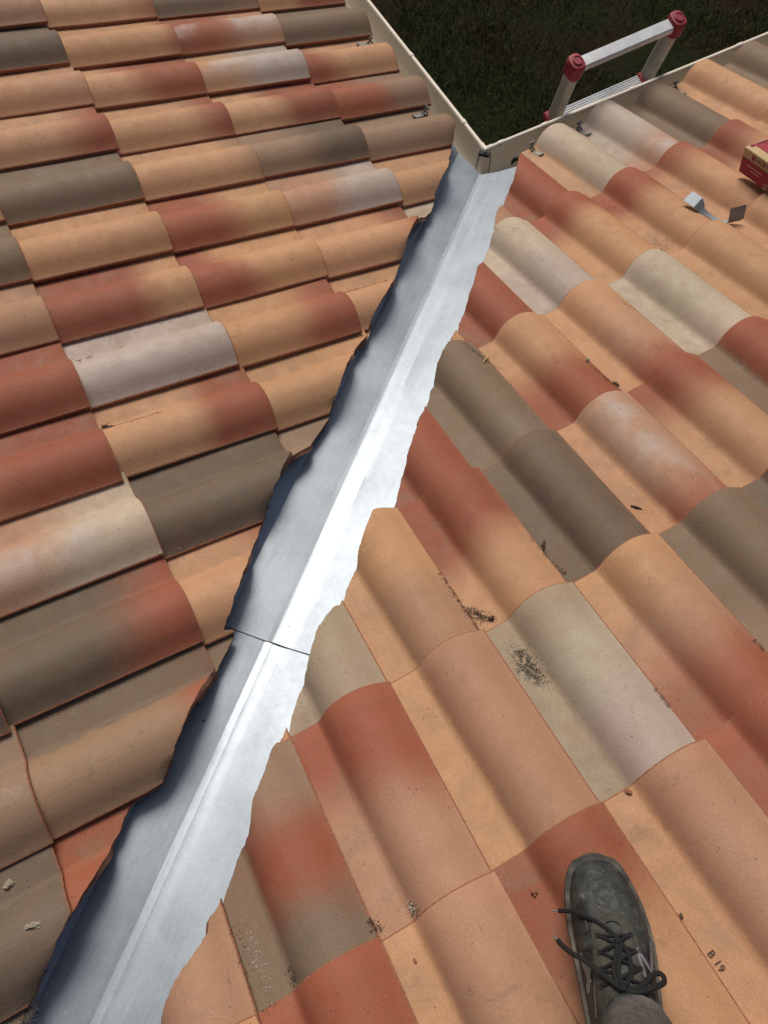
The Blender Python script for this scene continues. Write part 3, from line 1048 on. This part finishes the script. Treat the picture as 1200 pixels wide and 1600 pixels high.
sp = [on_tile(.598, -.402, .024), on_tile(.606, -.440, .022), on_tile(.612, -.450, .012), on_tile(.612, -.456, .003), on_tile(.622, -.476, .003), on_tile(.640, -.505, .004), on_tile(.655, -.525, .006), on_tile(.664, -.536, .008), on_tile(.670, -.540, .014), on_tile(.676, -.532, .052)]
wd = [(1, .35, .10)] * 2 + [(1, .35, -.15)] * 2 + [(.9, .3, -.2), (.6, .6, 0), (.8, -.2, .1), (.85, -.35, .15), (.9, -.35, .15), (.9, -.3, .15)]
strip(sp, [.046, .046, .044, .034, .022, .016, .022, .044, .046, .048], wd, "small bent strip of grey sheet metal lying on tan tiles below the red box")

# ------------------------------------------------------------------ loose debris on the tiles
M_DARK = simple("dark_grit", (.070, .052, .036), .95, 0, .5, 300, .3)
M_GREYGRIT = simple("grey_grit", (.15, .13, .105), .95, 0, .5, 400, .3)
M_PALEGRIT = simple("pale_grit", (.62, .58, .50), .9, 0, .3, 300, .2)
M_BARK = simple("bark", (.085, .06, .04), .95, 0, .5, 200, .5)
M_MORTAR = simple("mortar", (.36, .31, .23), .95, 0, .3, 250, .6)
M_CHIP = simple("clay_chip", (.30, .12, .07), .9, 0, .3, 200, .4)
M_STRAW = simple("straw", (.62, .46, .22), .7, 0, .2, 100, .1)

grit = {'dark': [], 'grey': [], 'pale': []}
gr = random.Random(77)
def scatter(kind, side, u0, v0, u1, v1, spread, n, s0=.0008, s1=.0026):
    for _ in range(int(n * 2.6)):
        t = gr.random()
        u = u0 + (u1 - u0) * t + gr.gauss(0, spread)
        v = v0 + (v1 - v0) * t + gr.gauss(0, spread)
        if n > 80 and mnoise.noise(Vector((u * 95, v * 95, n * .37))) < gr.uniform(-.35, .15):
            continue
        s = s0 + (s1 - s0) * gr.random() ** 2.5
        grit[kind].append((surf(side, u, v, s * .25), s))
# patches in the pans (across, down)
scatter('grey', 'R', -.672, -1.375, -.664, -1.445, .0085, 900, .0008, .0022)
scatter('grey', 'R', -.690, -1.41, -.672, -1.455, .006, 260, .0008, .0022)
scatter('dark', 'R', -.668, -1.38, -.660, -1.47, .009, 160)
scatter('pale', 'R', -.680, -1.38, -.665, -1.46, .013, 28, .0012, .0032)
scatter('dark', 'R', -.708, -1.24, -.675, -1.278, .007, 260)
scatter('grey', 'R', -.708, -1.24, -.685, -1.275, .007, 200)
scatter('dark', 'R', -.674, -1.281, -.668, -1.286, .003, 90)
scatter('dark', 'R', -.713, -1.13, -.712, -1.295, .0035, 240)
scatter('pale', 'R', -.70, -1.20, -.68, -1.28, .012, 8, .0012, .003)
scatter('dark', 'R', -.492, -1.17, -.478, -1.275, .0045, 190)
scatter('pale', 'R', -.494, -1.15, -.484, -1.24, .004, 30, .001, .0028)
scatter('dark', 'R', -1.157, -1.67, -1.153, -1.694, .005, 220)
scatter('pale', 'R', -1.094, -1.675, -1.090, -1.692, .0045, 60, .001, .0034)
scatter('dark', 'R', -1.094, -1.68, -1.09, -1.694, .005, 80)
scatter('dark', 'R', -1.374, -1.56, -1.374, -1.70, .006, 320)
scatter('pale', 'R', -1.366, -1.58, -1.362, -1.69, .008, 110, .001, .0032)
scatter('grey', 'R', -1.368, -1.65, -1.36, -1.70, .007, 240)
scatter('dark', 'R', -1.318, -1.66, -1.316, -1.69, .005, 90)
scatter('dark', 'R', -.056, -.78, -.038, -.905, .0035, 70)
scatter('dark', 'R', -.045, -.86, -.03, -.90, .008, 60)
scatter('dark', 'R', .445, -.44, .458, -.505, .010, 70)
scatter('dark', 'R', .44, -.20, .47, -.29, .012, 40)
scatter('dark', 'R', -.29, -.54, -.262, -.63, .004, 80)
scatter('dark', 'R', .155, -.62, .185, -.69, .010, 70)
scatter('pale', 'R', .155, -.64, .185, -.69, .009, 8, .001, .0026)
scatter('dark', 'R', -.33, -.74, -.31, -.87, .014, 40)
scatter('dark', 'R', -.33, -1.18, -.10, -1.24, .03, 40)
scatter('dark', 'L', .150, -1.47, .160, -1.335, .0022, 330)
scatter('dark', 'L', .168, -1.285, .166, -1.25, .0022, 90)
scatter('dark', 'L', .355, -1.290, .368, -1.272, .0045, 300, .001, .003)
scatter('dark', 'L', .375, -1.27, .385, -1.15, .004, 70)
scatter('dark', 'L', .160, -.54, .158, -.36, .0025, 240)
scatter('dark', 'L', .14, -.52, .15, -.42, .010, 50)
scatter('pale', 'L', .965, -1.60, .962, -1.46, .006, 90, .0008, .0024)
scatter('pale', 'L', .985, -1.60, .985, -1.40, .02, 26, .001, .0036)
scatter('pale', 'L', .755, -1.45, .745, -1.27, .018, 22, .001, .004)
scatter('grey', 'L', 1.438, -1.84, 1.434, -1.79, .010, 1300, .001, .0032)
scatter('dark', 'L', 1.438, -1.84, 1.432, -1.79, .011, 300, .001, .003)
for k in range(1500):       # odd grains everywhere
    side = 'R' if k % 3 else 'L'
    if side == 'R':
        u, v = gr.uniform(-1.4, 1.3), gr.uniform(-2.0, .2)
    else:
        u, v = gr.uniform(-1.3, 1.4), gr.uniform(-1.9, .2)
    if v > vcut(side, u) - .02:
        continue
    if k > 420:
        u = KINK0[side] + PITCH[side] * round((u - KINK0[side]) / PITCH[side]) - gr.uniform(.002, .060)
        if v > vcut(side, u) - .02:
            continue
    s = gr.uniform(.0006, .0020)
    grit['dark' if gr.random() < .75 else 'pale'].append((surf(side, u, v, s * .25), s))
def grit_mesh(name, items, mat, label):
    items = items
    n = len(items)
    base = np.array([(1, 0, 0), (-.5, .85, 0), (-.5, -.85, 0), (0, 0, 1.0), (0, 0, -.5)])
    A = np.empty((n, 5, 3))
    r2 = np.random.default_rng(3)
    for i, (p, s) in enumerate(items):
        th = r2.uniform(0, 6.28)
        ca, sa = math.cos(th), math.sin(th)
        q = base * r2.uniform(.6, 1.3, (5, 1)) * s * .62
        A[i, :, 0] = p[0] + q[:, 0] * ca - q[:, 1] * sa
        A[i, :, 1] = p[1] + q[:, 0] * sa + q[:, 1] * ca
        A[i, :, 2] = p[2] + q[:, 2]
    F = np.array([(0, 1, 3), (1, 2, 3), (2, 0, 3), (1, 0, 4), (2, 1, 4), (0, 2, 4)])
    faces = ((np.arange(n) * 5)[:, None, None] + F[None]).reshape(-1, 3)
    me = new_mesh(name, A.reshape(-1, 3), faces.tolist(), None, None, (mat,))
    link(name, me, label=label, cat="grit", kind="stuff")
grit_mesh("dark_grit", grit['dark'], M_DARK, "dark soil and moss crumbs gathered in the tile channels")
grit_mesh("grey_grit", grit['grey'], M_GREYGRIT, "grey sandy grit heaped in the tile channels")
grit_mesh("pale_grit", grit['pale'], M_PALEGRIT, "pale stone grains sprinkled over the tiles")

def lump(name, side, u, v, size, mat, label, cat, rot=0.0, seed=1, parts=1):
    U, V, N = AX[side]
    r = random.Random(seed)
    p = surf(side, u, v, size[2] * .40)
    M = Matrix.Rotation(rot, 4, 'Z')
    F = frame(p, U, V, N)
    mb = MB()
    for k in range(parts):
        off = Vector((0, 0, 0)) if k == 0 else Vector((r.uniform(-.4, .4) * size[0], r.uniform(-.4, .4) * size[1], r.uniform(-.1, .2) * size[2]))
        sc = 1 if k == 0 else r.uniform(.4, .7)
        mb.rock(M @ off, [q * sc for q in size], r, M)
    mb.build(name, mat, None, F, smooth=False, label=label, cat=cat)
def stick(name, side, pts, rad, mat, label, cat, lift):
    P = [surf(side, u, v, lift + e) for (u, v, e) in pts]
    MB().tube(P, rad, 6).build(name, mat, None, None, label=label, cat=cat)
stick("straw", 'R', [(-.285, -.634, .001), (-.262, -.612, .004), (-.243, -.596, .001)], [.0012, .0017, .0008], M_STRAW, "pale straw splinter lying beside the grey tile at the valley", "straw", .0015)
lump("pebble", 'R', -.049, -.776, (.013, .012, .010), M_MORTAR, "small round pale pebble on a tan tile channel", "pebble", 0, 5)
lump("bark_flake", 'R', -.028, -.872, (.009, .028, .007), M_BARK, "dark split bark flake above a cream-ended tile", "bark", .35, 8, 3)
stick("twig", 'R', [(-.246, -1.205, 0), (-.240, -1.214, .001), (-.231, -1.226, 0)], [.0016, .003, .0014], M_BARK, "short black twig alone on a tan tile channel", "twig", .0015)
lump("bark_chunk", 'R', -.476, -1.189, (.010, .022, .010), M_BARK, "ridged brown bark chunk on a dark grey tile", "bark", -.9, 12, 3)
lump("soil_clod", 'R', -.672, -1.283, (.013, .010, .008), M_DARK, "dark crumbly soil clod at the foot of a tan channel", "soil", .2, 15, 4)
lump("clay_chip", 'R', -.893, -1.763, (.013, .013, .007), M_CHIP, "orange clay chip on the red tile beside the shoe", "chip", .3, 22, 2)
lump("clay_chip", 'R', -.655, -1.711, (.009, .017, .004), M_CHIP, "flat reddish clay chip at a tile corner above the shoe", "chip", .6, 25)
lump("clay_chip", 'R', -1.121, -1.755, (.006, .010, .003), M_CHIP, "tiny oval red chip on a tan channel away from the shoe", "chip", .2, 28)
lump("ridged_fragment", 'R', -.706, -1.907, (.010, .009, .006), M_BARK, "small dark ridged fragment beside the shoe on tan tile", "fragment", .4, 31, 2)
lump("mortar_lump", 'L', 1.322, -1.742, (.011, .034, .009), M_MORTAR, "long sandy mortar crumb on the grey tile by the valley", "mortar", -.45, 41, 5)
lump("mortar_lump", 'L', 1.235, -1.765, (.016, .020, .010), M_MORTAR, "knobbly mortar crumb against the edge of a brown tile", "mortar", .3, 44, 4)
lump("mortar_lump", 'L', 1.365, -1.818, (.014, .018, .009), M_MORTAR, "broken mortar crumb near the gravel heap on grey tile", "mortar", .9, 47, 3)
lump("pebble", 'L', .744, -1.298, (.008, .008, .007), M_MORTAR, "little grey pebble on the grey and red tile", "pebble", .1, 51)

# ------------------------------------------------------------------ person: one shoe and trouser leg
def shoe_material():
    m = NT("scuffed_leather")
    p = m.obj()
    a, b, c3 = m.noise(p, 22, 5, .65, .8), m.noise(p, 90, 4, .65), m.noise(p, 420, 3, .6)
    c = m.mix(m.step(a, .38, .62), (.009, .011, .011), (.036, .040, .037))
    c = m.mix(m.step(b, .56, .74, 0, .55), c, (.11, .105, .09))
    dust = m.noise(p, 38, 6, .75, .5)
    c = m.mix(m.step(dust, .58, .72, 0, .7), c, (.26, .20, .15))
    c = m.mix(m.step(c3, .66, .74, 0, .6), c, (.40, .33, .26))
    m.l(c, m.b.inputs["Base Color"])
    m.l(m.step(b, .3, .7, .5, .8), m.b.inputs["Roughness"])
    m.bump(m.math('ADD', a, m.math('MULTIPLY', c3, .4)), .35, .0015)
    return m.mat
M_SHOE = shoe_material()
M_SHOE2 = simple("eyestay_leather", (.040, .044, .036), .75, 0, .45, 90, .3, .3, (.085, .08, .065))
M_SOLE = simple("sole_rubber", (.055, .055, .05), .8, 0, .4, 60, .3, .3, (.16, .14, .115))
M_LACE = simple("black_lace", (.010, .010, .010), .85, 0, .3, 500, .5)
M_LOGOG = simple("grey_trim", (.17, .17, .175), .55, 0, .25, 60, .1)
M_LOGOB = simple("navy_trim", (.018, .018, .035), .6)
M_TROUSER = simple("grey_trouser", (.085, .078, .076), .9, 0, .3, 130, .5, .2, (.14, .125, .115), .002)
M_MUD = simple("clay_smear", (.28, .15, .09), .95, 0, .2, 120, .3)

s_f, s_r = Vector((.459151, .888358)), Vector((.888358, -.459151))
SO = (-.91937, -2.03184)
SBASE = .0605
S_M = frame(pt('R', SO[0], SO[1], SBASE), RU * s_r[0] + RV * s_r[1], RU * s_f[0] + RV * s_f[1], RN)
person = link("person", None, None, Matrix.Translation(pt('R', SO[0], SO[1], SBASE)), label="person's leg in dark grey trousers and a scuffed black lace-up shoe", cat="person")
SY = [-.004, .004, .02, .045, .08, .11, .135, .16, .186, .21, .232, .25, .263, .272, .279, .2825]
SLx = [-.012, -.030, -.041, -.046, -.048, -.050, -.052, -.054, -.0555, -.0553, -.0535, -.0505, -.0460, -.0410, -.034, -.022]
SRx = [.016, .036, .048, .054, .058, .061, .0635, .0645, .0625, .0585, .0525, .0450, .0380, .0320, .024, .012]
STz = [.060, .082, .104, .110, .110, .104, .096, .087, .078, .070, .0645, .060, .0560, .0515, .046, .038]
def lerp(arr, y): return float(np.interp(y, SY, arr))
def shoe_top(x, y):
    a, b, h = lerp(SLx, y) + .004, lerp(SRx, y) - .004, lerp(STz, y)
    cx_, hw = (a + b) / 2, (b - a) / 2
    q = min(.999, abs((x - cx_) / hw))
    e = 2.6 if y > .15 else 2.2
    return .022 + (h - .022) * (1 - q ** e) ** (1 / e)
n = 25
vs, fs = [], []
ys = [float(t) for t in np.interp(np.linspace(0, 1, 44), np.linspace(0, 1, len(SY)), SY)]
for y in ys:
    a, b, h = lerp(SLx, y) + .003, lerp(SRx, y) - .003, lerp(STz, y)
    cx_, hw = (a + b) / 2, (b - a) / 2
    e = 2.6 if y > .15 else 2.2
    for j in range(n):
        t = math.pi * (1 - j / (n - 1))
        x = cx_ + hw * math.copysign(abs(math.cos(t)) ** (2 / e), math.cos(t))
        z = .016 + (h - .016) * abs(math.sin(t)) ** (2 / e)
        wr_ = .0012 * mnoise.noise(Vector((x * 60, y * 45, 2))) + .0016 * mnoise.noise(Vector((x * 22, y * 30, 7)))
        vs.append(Vector((x, y, z + wr_ * (1 if z > .03 else 0))))
for i in range(len(ys) - 1):
    for j in range(n - 1):
        fs.append((i * n + j, i * n + j + 1, (i + 1) * n + j + 1, (i + 1) * n + j))
fs.append(tuple(range(n))); fs.append(tuple((len(ys) - 1) * n + j for j in range(n)))
shoe = MB().add(vs, fs).build("shoe", M_SHOE, person, S_M, angle=55)
# sole with a turned-up toe guard
mb = MB()
out = []
for y in SY: out.append((lerp(SLx, y) - .003, y))
tip = [(-.016, .2850), (-.004, .2858), (.006, .2850)]
right = [(lerp(SRx, y) + .003, y) for y in SY[::-1]]
loop = out + tip + right
m_ = len(loop)
cxs = sum(p[0] for p in loop) / m_
def ringz(z, k, toe):
    r_ = []
    for (x, y) in loop:
        up = toe * max(0, (y - .235) / .05) ** 1.4
        r_.append(Vector((.005 + (x - .005) * k, .14 + (y - .14) * k, z + up)))
    return r_
layers = [ringz(.0, .955, .010), ringz(.004, .985, .010), ringz(.014, 1.0, .014), ringz(.024, 1.0, .020), ringz(.029, .985, .023), ringz(.029, .94, .020)]
vs = [p for l_ in layers for p in l_]
fs = [(k * m_ + j, k * m_ + (j + 1) % m_, (k + 1) * m_ + (j + 1) % m_, (k + 1) * m_ + j) for k in range(len(layers) - 1) for j in range(m_)]
fs += [tuple(range(m_)), tuple((len(layers) - 1) * m_ + j for j in range(m_))]
mb.add(vs, fs).build("sole", M_SOLE, shoe, S_M, angle=45)
# rubber toe bumper lip
pts = []
for t in np.linspace(-1, 1, 17):
    y = .2815 - .022 * abs(t) ** 2.4
    x = -.005 + .040 * t
    pts.append((x, y, .036 - .010 * abs(t)))
MB().tube(pts, [.003 + .0055 * (1 - abs(t)) ** .6 for t in np.linspace(-1, 1, 17)], 8).build("toe_guard", M_SOLE, shoe, S_M)
def patch(poly_rows, lift, name, mat):
    """thin overlay lying on the upper; rows of (x, y)"""
    mb = MB()
    k = len(poly_rows[0])
    top = [Vector((x, y, shoe_top(x, y) + lift)) for row in poly_rows for (x, y) in row]
    bot = [p - Vector((0, 0, lift + .002)) for p in top]
    N_ = len(top)
    f = []
    R_ = len(poly_rows)
    for i in range(R_ - 1):
        for j in range(k - 1):
            a, b, c, d = i * k + j, i * k + j + 1, (i + 1) * k + j + 1, (i + 1) * k + j
            f.append((a, b, c, d)); f.append((N_ + d, N_ + c, N_ + b, N_ + a))
    for j in range(k - 1):
        a, b = j, j + 1
        f.append((a, b, N_ + b, N_ + a))
        a, b = (R_ - 1) * k + j, (R_ - 1) * k + j + 1
        f.append((a, b, N_ + b, N_ + a))
    for i in range(R_ - 1):
        for j in (0, k - 1):
            a, d = i * k + j, (i + 1) * k + j
            f.append((a, d, N_ + d, N_ + a))
    mb.add(top + bot, f)
    return mb.build(name, mat, shoe, S_M, angle=50)
# eyestay: U-shaped overlay, left and right wing plus the arch in front
for sg in (-1, 1):
    rows = []
    for y in np.linspace(.075, .182, 12):
        c_ = .002
        i_, o_ = c_ + sg * (.011 + .004 * (.182 - y) / .1), c_ + sg * (.030 + .010 * (.182 - y) / .1)
        rows.append([(i_ + (o_ - i_) * q / 3, y) for q in range(4)])
    patch(rows, .0026, "eyestay", M_SHOE2)
rows = []
for t in np.linspace(math.pi, 0, 13):
    rows.append([(.002 + r_ * math.cos(t), .180 + r_ * .62 * math.sin(t)) for r_ in (.012, .018, .024, .030)])
patch(rows, .0028, "eyestay", M_SHOE2)
# tongue
rows = [[(.002 + q * .0105, y) for q in (-1, -.5, 0, .5, 1)] for y in np.linspace(.085, .178, 9)]
patch(rows, .0010, "tongue", M_SHOE)
# seam stitching
for sg in (-1, 1):
    pts = [(.004 + sg * (.040 + .004 * math.sin(y * 30)), y, shoe_top(.004 + sg * .040, y) + .0008) for y in np.linspace(.07, .20, 10)]
    MB().tube(pts, .0009, 5).build("seam", M_SOLE, shoe, S_M)
# zigzag side flashes
def band(p0, p1, w0, w1, name, mat, lift):
    d = Vector((p1[0] - p0[0], p1[1] - p0[1])).normalized()
    s = Vector((-d.y, d.x))
    rows = []
    for t in np.linspace(0, 1, 6):
        c_ = Vector(p0).lerp(Vector(p1), t); w_ = w0 + (w1 - w0) * t
        rows.append([tuple(c_ - s * w_ / 2), tuple(c_), tuple(c_ + s * w_ / 2)])
    patch(rows, lift, name, mat)
band((.030, .152), (.046, .123), .005, .004, "side_flash", M_LOGOG, .0032)
band((.036, .148), (.049, .127), .006, .004, "side_flash", M_LOGOB, .0030)
band((.047, .124), (.0585, .162), .004, .010, "side_flash", M_LOGOG, .0034)
band((.030, .147), (.036, .106), .004, .003, "side_flash", M_LOGOG, .0030)
band((-.047, .150), (-.040, .112), .004, .004, "side_flash", M_LOGOG, .0030)
band((-.044, .100), (-.038, .135), .004, .004, "side_flash", M_LOGOG, .0030)
# laces
def smooth_path(pts, k=5):
    P_ = [Vector(p) for p in pts]
    o = []
    for i in range(len(P_) - 1):
        p0, p1, p2, p3 = P_[max(i - 1, 0)], P_[i], P_[i + 1], P_[min(i + 2, len(P_) - 1)]
        for q in range(k):
            t = q / k
            o.append(.5 * ((2 * p1) + (p2 - p0) * t + (2 * p0 - 5 * p1 + 4 * p2 - p3) * t * t + (3 * p1 - p0 - 3 * p2 + p3) * t ** 3))
    o.append(P_[-1])
    return o
def lace(pts, r=.0026, flat=.7):
    P_ = []
    for (x, y, z) in smooth_path(pts):
        inside = lerp(SLx, y) + .006 < x < lerp(SRx, y) - .006
        P_.append(Vector((x, y, max(z, shoe_top(x, y) + .0028) if inside else z)))
    MB().tube(P_, r, 7, flat=flat).build("lace", M_LACE, shoe, S_M)
EYL = [(-.0205, .168), (-.0225, .147), (-.0245, .126), (-.0265, .106)]
EYR = [(.0245, .168), (.0265, .147), (.0285, .126), (.0305, .106)]
def crossing(a, b, lift):
    pts = []
    for t in np.linspace(0, 1, 6):
        x, y = a[0] + (b[0] - a[0]) * t, a[1] + (b[1] - a[1]) * t
        pts.append((x, y, shoe_top(x, y) + .0030 + lift * math.sin(math.pi * t)))
    lace(pts, .0024)
for k in range(3):
    crossing(EYL[k], EYR[k + 1], .002)
    crossing(EYR[k], EYL[k + 1], .005)
crossing(EYL[0], EYR[0], .001)
for e in EYL + EYR:
    a = [(e[0] + .0034 * math.cos(t), e[1] + .0034 * math.sin(t), shoe_top(e[0], e[1]) + .0026) for t in np.linspace(0, 2 * math.pi, 9)]
    MB().tube(a, .0009, 5, caps=False).build("eyelet", M_LACE, shoe, S_M)
lace([(-.0701, .2065, .046), (-.0583, .2049, .056), (-.0459, .2013, .066), (-.0237, .19, .078), (-.0032, .1738, .086), (.0079, .1598, .092)], .0034)
lace([(.0073, .158, .096), (.0142, .1482, .098), (.0163, .1339, .102), (.0144, .1214, .106), (.0054, .1079, .109), (-.0027, .102, .110)], .0034)
lace([(.0038, .1581, .096), (-.004, .1374, .102), (-.0091, .1218, .106), (-.0044, .1034, .112)], .0032)
lace([(.0088, .1581, .096), (.002, .1374, .102), (-.003, .1218, .107), (.000, .1034, .112)], .0032)
lace([(-.0766, .1674, .046), (-.0717, .1589, .058), (-.0588, .146, .077), (-.0476, .1389, .088), (-.0279, .1223, .101), (-.016, .1128, .107), (-.0044, .1034, .113), (.0154, .0974, .114), (.0422, .1036, .104), (.0581, .11, .088), (.0602, .1177, .083), (.0528, .1215, .084), (.0381, .1144, .096), (.0224, .1035, .108), (.0054, .1003, .114)], .0040)
mbk = MB(); mbk.rock((.004, .160, .094), (.014, .012, .011), random.Random(4)); mbk.rock((-.001, .103, .112), (.016, .013, .012), random.Random(6))
mbk.build("lace_knot", M_LACE, shoe, S_M)
for e in ((-.0766, .1674, .046, -.006, .006), (-.0701, .2065, .046, -.009, .001)):
    MB().tube([(e[0], e[1], e[2]), (e[0] + e[3], e[1] + e[4], e[2] - .004)], [.0015, .0012], 6).build("lace_tip", M_LOGOG, shoe, S_M)
# padded collar
pts = []
for t in np.linspace(0, 2 * math.pi, 25):
    pts.append((.006 + .040 * math.cos(t), .046 + .044 * math.sin(t), .106 + .006 * math.sin(t)))
MB().tube(pts, .0085, 8, caps=False).build("collar", M_SHOE, shoe, S_M, angle=60)
# trouser leg, hem resting on the shoe, running up past the knee
ax0, ax1, ax2 = Vector((.010, .036, .112)), Vector((-.025, -.035, .30)), Vector((-.06, -.10, .56))
secs = []
for i in range(30):
    t = i / 29
    c_ = ax0.lerp(ax1, min(1, t * 2)) if t < .5 else ax1.lerp(ax2, (t - .5) * 2)
    r_ = .051 + .012 * t + .010 * max(0, t - .5)
    secs.append((c_, r_))
vs, fs, n = [], [], 28
for i, (c_, r_) in enumerate(secs):
    for j in range(n):
        a = 2 * math.pi * j / n
        f_ = 1 + .05 * mnoise.noise(Vector((math.cos(a) * 1.3, math.sin(a) * 1.3, i * .42))) + .035 * mnoise.noise(Vector((math.cos(a) * 3, math.sin(a) * 3, i * .9)))
        hem = .010 * math.cos(a - 1.2) if i == 0 else 0
        vs.append(c_ + Vector((math.cos(a) * r_ * f_, math.sin(a) * r_ * f_ * 1.12, hem)))
for i in range(len(secs) - 1):
    for j in range(n):
        fs.append((i * n + j, i * n + (j + 1) % n, (i + 1) * n + (j + 1) % n, (i + 1) * n + j))
fs.append(tuple((len(secs) - 1) * n + j for j in range(n)))
ib = len(vs)
vs += [secs[0][0] + (vs[j] - secs[0][0]) * .93 for j in range(n)]
vs += [secs[3][0] + (vs[3 * n + j] - secs[3][0]) * .90 for j in range(n)]
for j in range(n):
    fs.append((j, ib + j, ib + (j + 1) % n, (j + 1) % n))
    fs.append((ib + j, ib + n + j, ib + n + (j + 1) % n, ib + (j + 1) % n))
trous = MB().add(vs, fs).build("trouser_leg", M_TROUSER, person, S_M, angle=70)
MB().tube([Vector((.008, .036, .06)), Vector((.008, .037, .10)), Vector((.008, .034, .125))], [.036, .036, .038], 16).build("sock", M_LACE, person, S_M)
